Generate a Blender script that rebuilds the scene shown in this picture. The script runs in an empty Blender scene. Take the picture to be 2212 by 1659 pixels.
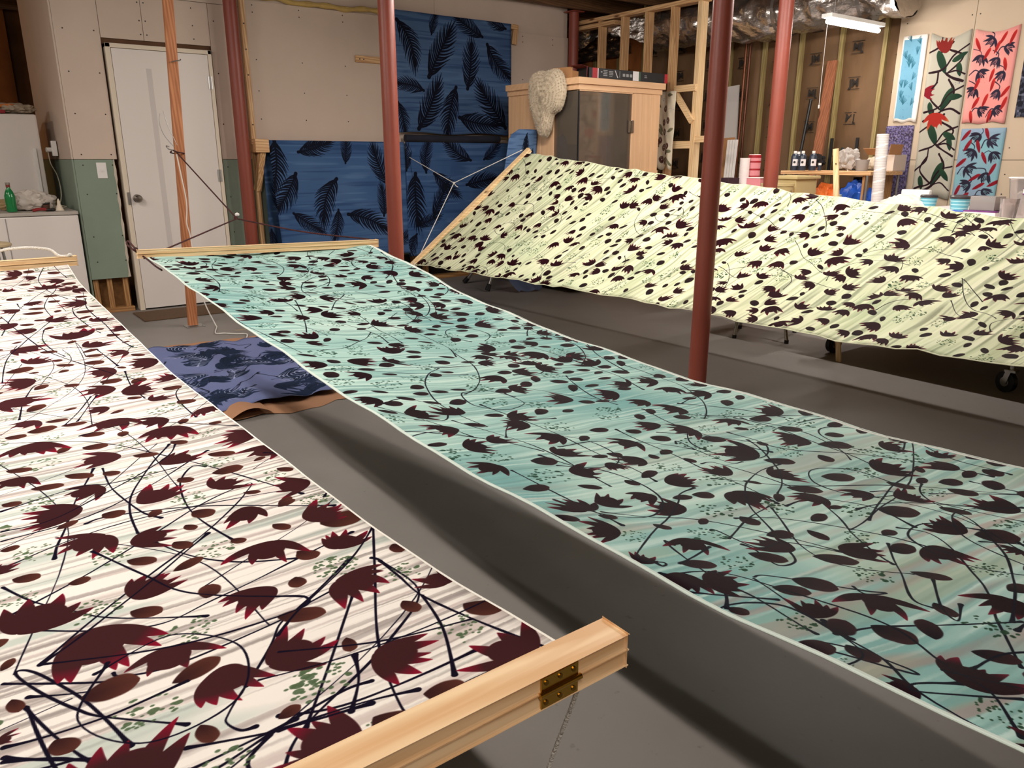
import bpy, bmesh, math, random, json
import numpy as np
from mathutils import Vector, Matrix

sc = bpy.context.scene
col = sc.collection
# ------------------------------------------------------------------ camera
# Room axes: X runs along the drywall at the back, Y towards it, Z up; the eye stands over the origin at 1.22 m.
cam_d = bpy.data.cameras.new('camera'); cam = bpy.data.objects.new('camera', cam_d); col.objects.link(cam)
PITCH = math.atan(487/1661.0)
fw = Vector((.6*math.cos(PITCH), .8*math.cos(PITCH), -math.sin(PITCH)))
rt = Vector((.8, -.6, 0)); up = rt.cross(fw)
M3 = Matrix((rt, up, -fw)).transposed()
cam.matrix_world = Matrix.Translation((0, 0, 1.22)) @ M3.to_4x4()
cam_d.sensor_fit = 'HORIZONTAL'; cam_d.sensor_width = 36.0; cam_d.lens = 36.0*1661/2212
cam_d.clip_start = .02; cam_d.clip_end = 60
sc.camera = cam
sc.view_settings.view_transform = 'Standard'; sc.view_settings.look = 'None'
sc.view_settings.gamma = 1; sc.view_settings.use_curve_mapping = False
sc.view_settings.exposure = 0.0
# ------------------------------------------------------------------ world: a closed basement, hardly any ambient
w = bpy.data.worlds.new('world'); sc.world = w; w.use_nodes = True
w.node_tree.nodes['Background'].inputs[0].default_value = (.9, .8, .7, 1)
w.node_tree.nodes['Background'].inputs[1].default_value = .05
# lamps (built further down by shop_light): (x, y, z, along, length, watts, colour)
LAMPS = [
    (-.25, 2.3, 2.42, 'y', 1.2, 64, (1, .93, .86)),
    (3.58, 2.7, 2.42, 'y', 1.2, 54, (1, .93, .86)),
    (-.25, -.9, 2.42, 'y', 1.2, 30, (1, .93, .86)),
    (4.87, 2.4, 2.42, 'y', 1.2, 34, (1, .93, .86)),
    (3.58, 4.35, 2.42, 'y', 1.2, 36, (1, .93, .86)),  # added out of view to brighten the back wall
    (-.25, 4.6, 2.42, 'y', 1.2, 36, (1, .93, .86)),  # likewise added, unseen, for more light on the back wall
    (-1.9, 5.6, 2.42, 'y', 1.2, 20, (1, .93, .86)),  # added fill lamp, outside the view
]
random.seed(11)
# ------------------------------------------------------------------ object helpers
WL = {}
def tag(o, label=None, cat=None, group=None, kind=None):
    if label: o['label'] = label
    if cat: o['category'] = cat
    if group: o['group'] = group
    if kind: o['kind'] = kind
    return o
def thing(name, label, cat, loc=(0, 0, 0), group=None):
    o = bpy.data.objects.new(name, None); col.objects.link(o); o.location = loc
    o.empty_display_size = .05
    WL[o.name] = Vector(loc)
    return tag(o, label, cat, group)
def struct(name, loc=(0, 0, 0)):
    o = bpy.data.objects.new(name, None); col.objects.link(o); o.location = loc
    WL[o.name] = Vector(loc); o['kind'] = 'structure'; return o
def put(name, bm, mat, parent=None, smooth=False, label=None, cat=None, group=None, kind=None, angle=None):
    me = bpy.data.meshes.new(name)
    bm.normal_update()
    if parent is None:
        if len(bm.verts):
            xs = [v.co.x for v in bm.verts]; ys = [v.co.y for v in bm.verts]; zs = [v.co.z for v in bm.verts]
            loc = Vector(((min(xs)+max(xs))/2, (min(ys)+max(ys))/2, min(zs)))
        else: loc = Vector((0, 0, 0))
        base = Vector((0, 0, 0))
    else:
        base = WL[parent.name]; loc = base.copy()
    bmesh.ops.translate(bm, verts=bm.verts, vec=-loc)
    bm.to_mesh(me); bm.free()
    if isinstance(mat, (list, tuple)):
        for m in mat: me.materials.append(m)
    else: me.materials.append(mat)
    if smooth:
        for p in me.polygons: p.use_smooth = True
        if angle is None: angle = 40
        try: me.set_sharp_from_angle(angle=math.radians(angle))
        except Exception: pass
    o = bpy.data.objects.new(name, me); col.objects.link(o)
    o.location = loc-base
    if parent is not None: o.parent = parent
    WL[o.name] = loc
    return tag(o, label, cat, group, kind)
def B(): return bmesh.new()
def box(bm, x0, x1, y0, y1, z0, z1, bev=0, mi=0):
    r = bmesh.ops.create_cube(bm, size=1)
    vs = r['verts']
    for v in vs:
        v.co = Vector(((x0+x1)/2+v.co.x*(x1-x0), (y0+y1)/2+v.co.y*(y1-y0), (z0+z1)/2+v.co.z*(z1-z0)))
    fs = list({f for v in vs for f in v.link_faces})
    for f in fs: f.material_index = mi
    if bev:
        es = list({e for v in vs for e in v.link_edges})
        bmesh.ops.bevel(bm, geom=es, offset=bev, segments=2, profile=.6, affect='EDGES')
    return bm
def frame(d, upv=(0, 0, 1)):
    d = Vector(d).normalized(); u = Vector(upv)
    if abs(d.dot(u)) > .98: u = Vector((1, 0, 0))
    s = d.cross(u).normalized(); t = s.cross(d).normalized()
    return d, s, t
def beam(bm, p0, p1, w, h, upv=(0, 0, 1), bev=0):
    p0 = Vector(p0); p1 = Vector(p1); d, s, t = frame(p1-p0, upv)
    r = bmesh.ops.create_cube(bm, size=1); L = (p1-p0).length; c = (p0+p1)/2
    for v in r['verts']:
        v.co = c+d*(v.co.x*L)+s*(v.co.y*w)+t*(v.co.z*h)
    if bev:
        es = list({e for v in r['verts'] for e in v.link_edges})
        bmesh.ops.bevel(bm, geom=es, offset=bev, segments=2, profile=.6, affect='EDGES')
    return bm
def cyl(bm, p0, p1, r0, r1=None, n=16, caps=True):
    if r1 is None: r1 = r0
    p0 = Vector(p0); p1 = Vector(p1); d, s, t = frame(p1-p0)
    A = [bm.verts.new(p0+(s*math.cos(a)+t*math.sin(a))*r0) for a in [2*math.pi*i/n for i in range(n)]]
    C = [bm.verts.new(p1+(s*math.cos(a)+t*math.sin(a))*r1) for a in [2*math.pi*i/n for i in range(n)]]
    for i in range(n): bm.faces.new((A[i], A[(i+1) % n], C[(i+1) % n], C[i]))
    if caps: bm.faces.new(list(reversed(A))); bm.faces.new(C)
    return bm
def smoothpts(P, k=6):
    P = [Vector(p) for p in P]
    if len(P) < 3: return P
    out = []
    for i in range(len(P)-1):
        a = P[max(i-1, 0)]; b = P[i]; c = P[i+1]; d = P[min(i+2, len(P)-1)]
        for j in range(k):
            t = j/k
            out.append(.5*((2*b)+(c-a)*t+(2*a-5*b+4*c-d)*t*t+(3*b-a-3*c+d)*t**3))
    out.append(P[-1]); return out
def tube(bm, P, r, n=8, k=6, smooth=True):
    P = smoothpts(P, k) if smooth else [Vector(p) for p in P]
    rings = []; s = None
    for i, p in enumerate(P):
        d = (P[min(i+1, len(P)-1)]-P[max(i-1, 0)]).normalized()
        if s is None: _, s, t = frame(d)
        s = (s-d*s.dot(d)).normalized(); t = s.cross(d)
        rr = r(i/(len(P)-1)) if callable(r) else r
        rings.append([bm.verts.new(p+(s*math.cos(a)+t*math.sin(a))*rr) for a in [2*math.pi*q/n for q in range(n)]])
    for A, C in zip(rings, rings[1:]):
        for i in range(n): bm.faces.new((A[i], A[(i+1) % n], C[(i+1) % n], C[i]))
    bm.faces.new(list(reversed(rings[0]))); bm.faces.new(rings[-1])
    return bm
def lathe(bm, prof, c, n=20):
    rings = []
    for r, z in prof:
        rings.append([bm.verts.new((c[0]+max(r, 1e-4)*math.cos(2*math.pi*i/n), c[1]+max(r, 1e-4)*math.sin(2*math.pi*i/n), c[2]+z)) for i in range(n)])
    for A, C in zip(rings, rings[1:]):
        for i in range(n): bm.faces.new((A[i], A[(i+1) % n], C[(i+1) % n], C[i]))
    if prof[0][0] > 1e-3: bm.faces.new(list(reversed(rings[0])))
    if prof[-1][0] > 1e-3: bm.faces.new(rings[-1])
    return bm
def sheet(bm, f, nu, nv, U=1., V=1.):
    """grid surface f(u,v)->point with a UV layer"""
    uv = bm.loops.layers.uv.new('UVMap') if not bm.loops.layers.uv else bm.loops.layers.uv[0]
    G = [[bm.verts.new(f(i/nu, j/nv)) for i in range(nu+1)] for j in range(nv+1)]
    for j in range(nv):
        for i in range(nu):
            fc = bm.faces.new((G[j][i], G[j][i+1], G[j+1][i+1], G[j+1][i]))
            for lp, (a, b) in zip(fc.loops, ((i, j), (i+1, j), (i+1, j+1), (i, j+1))):
                lp[uv].uv = (a/nu*U, b/nv*V)
    return bm
def solidify(o, t=.0016, off=0):
    m = o.modifiers.new('thickness', 'SOLIDIFY'); m.thickness = t; m.offset = off
    return o
def wob(x, y, s=0):
    return math.sin(x*3.1+s)*math.cos(y*2.3+s*1.7)+.5*math.sin(x*7.3+y*5.1+s*2.3)
# ------------------------------------------------------------------ materials
def srgb(c):
    return tuple(((v/255)/12.92 if v/255 <= .04045 else ((v/255+.055)/1.055)**2.4) for v in c)
MC = {}
def mat(name, c, rough=.6, metal=0., var=0., vs=6., bump=0., bs=40., spec=.5, trans=0., alpha=1., emit=0., c2=None, vscale=(1, 1, 1), ior=1.45, sheen=0.):
    if name in MC: return MC[name]
    m = bpy.data.materials.new(name); m.use_nodes = True; nt = m.node_tree; N = nt.nodes; L = nt.links
    p = N['Principled BSDF']; C = srgb(c)
    p.inputs['Base Color'].default_value = (*C, 1); p.inputs['Roughness'].default_value = rough
    p.inputs['Metallic'].default_value = metal; p.inputs['Specular IOR Level'].default_value = spec
    p.inputs['Transmission Weight'].default_value = trans; p.inputs['Alpha'].default_value = alpha
    p.inputs['IOR'].default_value = ior; p.inputs['Sheen Weight'].default_value = sheen
    if emit: p.inputs['Emission Color'].default_value = (*C, 1); p.inputs['Emission Strength'].default_value = emit
    if var or bump or c2:
        tc = N.new('ShaderNodeTexCoord'); mp = N.new('ShaderNodeMapping'); mp.inputs['Scale'].default_value = vscale
        L.new(tc.outputs['Object'], mp.inputs['Vector'])
    if var or c2:
        n = N.new('ShaderNodeTexNoise'); n.inputs['Scale'].default_value = vs; n.inputs['Detail'].default_value = 5
        L.new(mp.outputs[0], n.inputs['Vector'])
        r = N.new('ShaderNodeValToRGB'); r.color_ramp.elements[0].position = .3; r.color_ramp.elements[1].position = .7
        D2 = srgb(c2) if c2 else tuple(min(1, v*(1+var)) for v in C)
        r.color_ramp.elements[0].color = (*(C if c2 else tuple(v*(1-var) for v in C)), 1); r.color_ramp.elements[1].color = (*D2, 1)
        L.new(n.outputs['Fac'], r.inputs[0]); L.new(r.outputs[0], p.inputs['Base Color'])
    if bump:
        n2 = N.new('ShaderNodeTexNoise'); n2.inputs['Scale'].default_value = bs; n2.inputs['Detail'].default_value = 3
        L.new(mp.outputs[0], n2.inputs['Vector'])
        b = N.new('ShaderNodeBump'); b.inputs['Strength'].default_value = bump; b.inputs['Distance'].default_value = .01
        L.new(n2.outputs['Fac'], b.inputs['Height']); L.new(b.outputs[0], p.inputs['Normal'])
    MC[name] = m; return m
def wood(name, c, c2, axis='z', rough=.6, sc_=1., knots=True):
    """grain stretched along one axis, knots from a voronoi"""
    if name in MC: return MC[name]
    m = bpy.data.materials.new(name); m.use_nodes = True; nt = m.node_tree; N = nt.nodes; L = nt.links
    p = N['Principled BSDF']; p.inputs['Roughness'].default_value = rough
    tc = N.new('ShaderNodeTexCoord'); mp = N.new('ShaderNodeMapping')
    s = {'x': (1.2, 22, 22), 'y': (22, 1.2, 22), 'z': (22, 22, 1.2)}[axis]
    mp.inputs['Scale'].default_value = tuple(v*sc_ for v in s); L.new(tc.outputs['Object'], mp.inputs[0])
    n = N.new('ShaderNodeTexNoise'); n.inputs['Scale'].default_value = 2.6; n.inputs['Detail'].default_value = 6; n.inputs['Distortion'].default_value = .8
    L.new(mp.outputs[0], n.inputs['Vector'])
    wv = N.new('ShaderNodeTexWave'); wv.inputs['Scale'].default_value = 1.3; wv.inputs['Distortion'].default_value = 5; wv.inputs['Detail'].default_value = 3
    wv.bands_direction = 'DIAGONAL'; L.new(mp.outputs[0], wv.inputs['Vector'])
    mx = N.new('ShaderNodeMath'); mx.operation = 'ADD'; mx.inputs[1].default_value = 0
    ml = N.new('ShaderNodeMath'); ml.operation = 'MULTIPLY'; ml.inputs[1].default_value = .35; L.new(wv.outputs['Fac'], ml.inputs[0])
    L.new(n.outputs['Fac'], mx.inputs[0]); L.new(ml.outputs[0], mx.inputs[1])
    r = N.new('ShaderNodeValToRGB'); r.color_ramp.elements[0].position = .4; r.color_ramp.elements[1].position = .85
    r.color_ramp.elements[0].color = (*srgb(c), 1); r.color_ramp.elements[1].color = (*srgb(c2), 1); L.new(mx.outputs[0], r.inputs[0])
    out = r.outputs[0]
    if knots:
        mk = N.new('ShaderNodeMapping'); k = {'x': (2.2, 9, 9), 'y': (9, 2.2, 9), 'z': (9, 9, 2.2)}[axis]; mk.inputs['Scale'].default_value = k
        L.new(tc.outputs['Object'], mk.inputs[0])
        v = N.new('ShaderNodeTexVoronoi'); v.inputs['Scale'].default_value = 1.0; L.new(mk.outputs[0], v.inputs['Vector'])
        rk = N.new('ShaderNodeValToRGB'); rk.color_ramp.elements[0].position = .05; rk.color_ramp.elements[1].position = .13
        rk.color_ramp.elements[0].color = (.22, .12, .07, 1); rk.color_ramp.elements[1].color = (1, 1, 1, 1); L.new(v.outputs['Distance'], rk.inputs[0])
        mm = N.new('ShaderNodeMix'); mm.data_type = 'RGBA'; mm.blend_type = 'MULTIPLY'; mm.inputs[0].default_value = 1
        L.new(out, mm.inputs[6]); L.new(rk.outputs[0], mm.inputs[7]); out = mm.outputs[2]
    L.new(out, p.inputs['Base Color'])
    b = N.new('ShaderNodeBump'); b.inputs['Strength'].default_value = .15; b.inputs['Distance'].default_value = .003
    L.new(n.outputs['Fac'], b.inputs['Height']); L.new(b.outputs[0], p.inputs['Normal'])
    MC[name] = m; return m
def glass(name, c=(200, 200, 195), a=.25, rough=.05):
    if name in MC: return MC[name]
    m = bpy.data.materials.new(name); m.use_nodes = True; nt = m.node_tree; N = nt.nodes; L = nt.links
    out = N['Material Output']; N.remove(N['Principled BSDF'])
    t = N.new('ShaderNodeBsdfTransparent'); t.inputs[0].default_value = (*srgb(c), 1)
    g = N.new('ShaderNodeBsdfGlossy'); g.inputs['Roughness'].default_value = rough
    d = N.new('ShaderNodeBsdfDiffuse'); d.inputs[0].default_value = (*srgb(c), 1)
    m1 = N.new('ShaderNodeMixShader'); m1.inputs[0].default_value = a; L.new(t.outputs[0], m1.inputs[1]); L.new(d.outputs[0], m1.inputs[2])
    lw = N.new('ShaderNodeFresnel'); lw.inputs[0].default_value = 1.45
    m2 = N.new('ShaderNodeMixShader'); L.new(lw.outputs[0], m2.inputs[0]); L.new(m1.outputs[0], m2.inputs[1]); L.new(g.outputs[0], m2.inputs[2])
    L.new(m2.outputs[0], out.inputs[0]); MC[name] = m; return m
# ------------------------------------------------------------------ cloth painting: every print is drawn here stroke by stroke
rs = np.random.RandomState(5)
def vn(h, w, gh, gw):
    """smooth value noise h x w from a gh x gw lattice"""
    g = rs.rand(gh+3, gw+3).astype(np.float32)
    y = np.linspace(1, gh+.999, h); x = np.linspace(1, gw+.999, w)
    def sm(t): return t*t*(3-2*t)
    yi = y.astype(int); yf = sm(y-yi)[:, None].astype(np.float32); xi = x.astype(int); xf = sm(x-xi)[None].astype(np.float32)
    r0 = g[yi]*(1-yf)+g[yi+1]*yf
    return r0[:, xi]*(1-xf)+r0[:, xi+1]*xf
class Tex:
    def __init__(s, W, H, ppm, base):
        s.ppm = ppm; s.W = W; s.H = H; s.w = int(W*ppm); s.h = int(H*ppm)
        s.a = np.empty((s.h, s.w, 3), np.float32); s.a[:] = np.array(base, np.float32)/255
    def blend(s, m, c, sl=None):
        c = np.array(c, np.float32)/255
        if sl is None: s.a += (c-s.a)*m[..., None]
        else: s.a[sl] += (c-s.a[sl])*m[..., None]
    def win(s, u, v, r):
        p = s.ppm; x0 = max(int((u-r)*p), 0); x1 = min(int((u+r)*p)+1, s.w); y0 = max(int((v-r)*p), 0); y1 = min(int((v+r)*p)+1, s.h)
        if x1 <= x0 or y1 <= y0: return None
        X, Y = np.meshgrid((np.arange(x0, x1)+.5)/p-u, (np.arange(y0, y1)+.5)/p-v)
        return (slice(y0, y1), slice(x0, x1)), X, Y
    def streaks(s, fv, fu, c, thr, amt, slope=0., wig=0.):
        """streaks running along u"""
        n = vn(s.h+int(.6*s.ppm), s.w, max(2, int((s.H+.6)*fv)), max(2, int(s.W*fu)))
        if slope or wig:
            sh = (np.arange(s.w)/s.ppm*slope+wig*np.sin(np.arange(s.w)/s.ppm*7)+.3)*s.ppm
            sh = np.clip(sh, 0, int(.6*s.ppm)-1).astype(int)
            idx = np.arange(s.h)[:, None]+sh[None]
            n = np.take_along_axis(n, idx, 0)
        else: n = n[:s.h]
        s.blend(np.clip((n-thr)/(1-thr)*1.6, 0, 1)*amt, c)
    def stroke(s, P, r, c, vary=.35, end=0.):
        """P in metres; r radius in metres"""
        P = np.array([tuple(q)[:2] for q in smoothpts([(a, b, 0) for a, b in P], 10)])
        d = np.r_[0, np.cumsum(np.hypot(*np.diff(P, axis=0).T))]
        if d[-1] <= 0: return
        n = max(2, int(d[-1]*s.ppm*1.6)); t = np.linspace(0, d[-1], n)
        x = np.interp(t, d, P[:, 0])*s.ppm; y = np.interp(t, d, P[:, 1])*s.ppm
        rr = r*s.ppm*(1+vary*(np.interp(t*18 % 97, np.arange(98), rs.rand(98))*2-1))
        if end: rr = rr*(1+end*np.exp(-t/.012)+end*np.exp(-(d[-1]-t)/.012))
        if end < 0: rr = r*s.ppm*np.clip(1.15-t/d[-1]*.95, .15, 1)
        R = int(rr.max()+2)
        k = np.arange(-R, R+1); xi = np.floor(x).astype(int); yi = np.floor(y).astype(int)
        ox, oy = np.meshgrid(k, k); ox = ox.ravel(); oy = oy.ravel()
        X = xi[:, None]+ox; Y = yi[:, None]+oy
        dist = np.hypot(X+.5-x[:, None], Y+.5-y[:, None]); cov = np.clip(rr[:, None]-dist+.5, 0, 1)
        ok = (X >= 0) & (X < s.w) & (Y >= 0) & (Y < s.h) & (cov > 0)
        if not ok.any(): return
        X = X[ok]; Y = Y[ok]; cov = cov[ok]
        x0, x1, y0, y1 = X.min(), X.max()+1, Y.min(), Y.max()+1
        m = np.zeros((y1-y0, x1-x0), np.float32); np.maximum.at(m, (Y-y0, X-x0), cov)
        s.blend(m, c, (slice(y0, y1), slice(x0, x1)))
    def flower(s, u, v, size, ang, dark, tip, n=None, soft=.03):
        """a full tulip head; five or so pointed petals break out of its far end"""
        q = s.win(u, v, size*.95)
        if q is None: return
        sl, X, Y = q; L = size*1.08; a = math.radians(ang); S = X*math.cos(a)+Y*math.sin(a)+.46*L; T = -X*math.sin(a)+Y*math.cos(a)
        T = T+rs.uniform(-.5, .5)*(S-.4*L)**2/L
        n = n or rs.randint(4, 7); hw = rs.uniform(.27, .35)
        body = 1-np.sqrt(((S-.35*L)/(.35*L))**2+(T/(hw*L))**2)
        m = np.clip(body*hw*L*s.ppm/1.4+.5, 0, 1)
        fan = rs.uniform(30, 56); tilt = rs.uniform(-10, 10)
        for i in range(n):
            ph = math.radians((i/(n-1)*2-1)*fan+tilt+rs.uniform(-5, 5)); l = L*rs.uniform(.78, 1.08); wd = rs.uniform(.115, .16)*L
            A = S*math.cos(ph)+T*math.sin(ph); Bq = -S*math.sin(ph)+T*math.cos(ph)+.10*L*np.sin(np.clip(A/l, 0, 1)*2.6)*(-np.sign(ph))*.5
            tt = np.clip(A/l, 0, 1); prof = wd*np.sin(np.pi*np.clip(tt, 0, 1)**.8)**.75*(1-.15*tt)
            pm = np.clip((prof-np.abs(Bq))*s.ppm/1.2+.5, 0, 1)*((A > 0) & (A < l))
            m = np.maximum(m, pm)
        rr = np.hypot(S, T)/L
        g = np.clip((rr-.66)/.30, 0, 1)[..., None]
        c = (np.array(dark)/255*(1-g)+np.array(tip)/255*g)*(1+.16*(rs.rand()-.5))
        s.a[sl] += (c-s.a[sl])*m[..., None]
    def leaf(s, u, v, L, ang, c, c2, ratio=.42):
        q = s.win(u, v, L*.6)
        if q is None: return
        sl, X, Y = q; a = math.radians(ang); S = (X*math.cos(a)+Y*math.sin(a))/(L/2); T = (-X*math.sin(a)+Y*math.cos(a))/(L/2*ratio)
        T = T-.10*np.sin(S*2)
        prof = np.clip(1-np.abs(S)**(2.6+.8*np.sign(S)), 0, 1)**.8
        m = np.clip((prof-np.abs(T))/.12, 0, 1)*(np.abs(S) < 1)
        k = np.clip(.5+.5*S+.25*np.abs(T), 0, 1)[..., None]
        cc = np.array(c)/255*(1-k)+np.array(c2)/255*k
        s.a[sl] += (cc-s.a[sl])*m[..., None]
    def dots(s, u, v, size, c, n=34, flat=.62, ang=0):
        a = math.radians(ang)
        for i in range(n):
            r = math.sqrt(rs.rand())*size*.56; t = rs.rand()*6.283
            x = r*math.cos(t); y = r*math.sin(t)*flat
            x, y = x*math.cos(a)-y*math.sin(a), x*math.sin(a)+y*math.cos(a)
            big = 1.9 if rs.rand() < .06 else 1
            e = rs.uniform(.036, .060)*size*big
            q = s.win(u+x, v+y, e*1.5)
            if q is None: continue
            sl, X, Y = q; m = np.clip((1-np.hypot(X/e, Y/(e*.8)))*e*s.ppm*.8+.3, 0, 1)*.92
            s.blend(m, c, sl)
    def frond(s, u, v, L, ang, c, wd=.5, n=16, curl=.25):
        """a palm leaf: a bent rib with swept barbs"""
        a = math.radians(ang); cu = rs.uniform(-curl, curl)
        def pt(t, off=0):
            x = (t-.45)*L; y = cu*L*(t-.5)**2*1.6+off
            return (u+x*math.cos(a)-y*math.sin(a), v+x*math.sin(a)+y*math.cos(a))
        s.stroke([pt(t) for t in (0, .3, .6, 1)], .005*L/.3, c, .1)
        for sd in (-1, 1):
            for i in range(n):
                t = .02+.93*i/(n-1); l = wd*L*.5*(math.sin(math.pi*min(1, (t*.85+.2)))**.7)*rs.uniform(.85, 1.1)
                p0 = pt(t); p1 = pt(t+.10, sd*l*.55); p2 = pt(t+.26, sd*l)
                s.stroke([p0, p1, p2], .006*L/.3, c, .1, end=-1)
        s.stroke([pt(-.02), pt(.08)], .012*L/.3, c, .1)
    def image(s, name):
        im = bpy.data.images.new(name, s.w, s.h); px = np.ones((s.h, s.w, 4), np.float32); px[..., :3] = np.clip(s.a, 0, 1)
        im.pixels.foreach_set(px.ravel()); im.update(); im.pack(); return im
def cloth_mat(name, tex, rough=.75, sheen=.0, bump=.25, bs=900, trans=.0, spec=.3, aniso=None):
    m = bpy.data.materials.new(name); m.use_nodes = True; nt = m.node_tree; N = nt.nodes; L = nt.links
    p = N['Principled BSDF']; p.inputs['Roughness'].default_value = rough; p.inputs['Specular IOR Level'].default_value = spec
    p.inputs['Sheen Weight'].default_value = sheen
    ti = N.new('ShaderNodeTexImage'); ti.image = tex.image(name); ti.interpolation = 'Linear'; ti.extension = 'EXTEND'
    uvn = N.new('ShaderNodeUVMap'); uvn.uv_map = 'UVMap'; L.new(uvn.outputs[0], ti.inputs[0]); L.new(ti.outputs[0], p.inputs['Base Color'])
    mp = N.new('ShaderNodeMapping'); mp.inputs['Scale'].default_value = aniso or (1, 1, 1)
    tc = N.new('ShaderNodeTexCoord'); L.new(tc.outputs['Object'], mp.inputs[0])
    n = N.new('ShaderNodeTexNoise'); n.inputs['Scale'].default_value = bs; n.inputs['Detail'].default_value = 2; L.new(mp.outputs[0], n.inputs['Vector'])
    b = N.new('ShaderNodeBump'); b.inputs['Strength'].default_value = bump; b.inputs['Distance'].default_value = .001
    L.new(n.outputs['Fac'], b.inputs['Height']); L.new(b.outputs[0], p.inputs['Normal'])
    if trans:
        out = N['Material Output']; tr = N.new('ShaderNodeBsdfTranslucent'); L.new(ti.outputs[0], tr.inputs[0])
        mx = N.new('ShaderNodeMixShader'); mx.inputs[0].default_value = trans
        L.new(p.outputs[0], mx.inputs[1]); L.new(tr.outputs[0], mx.inputs[2]); L.new(mx.outputs[0], out.inputs[0])
    return m
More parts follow.
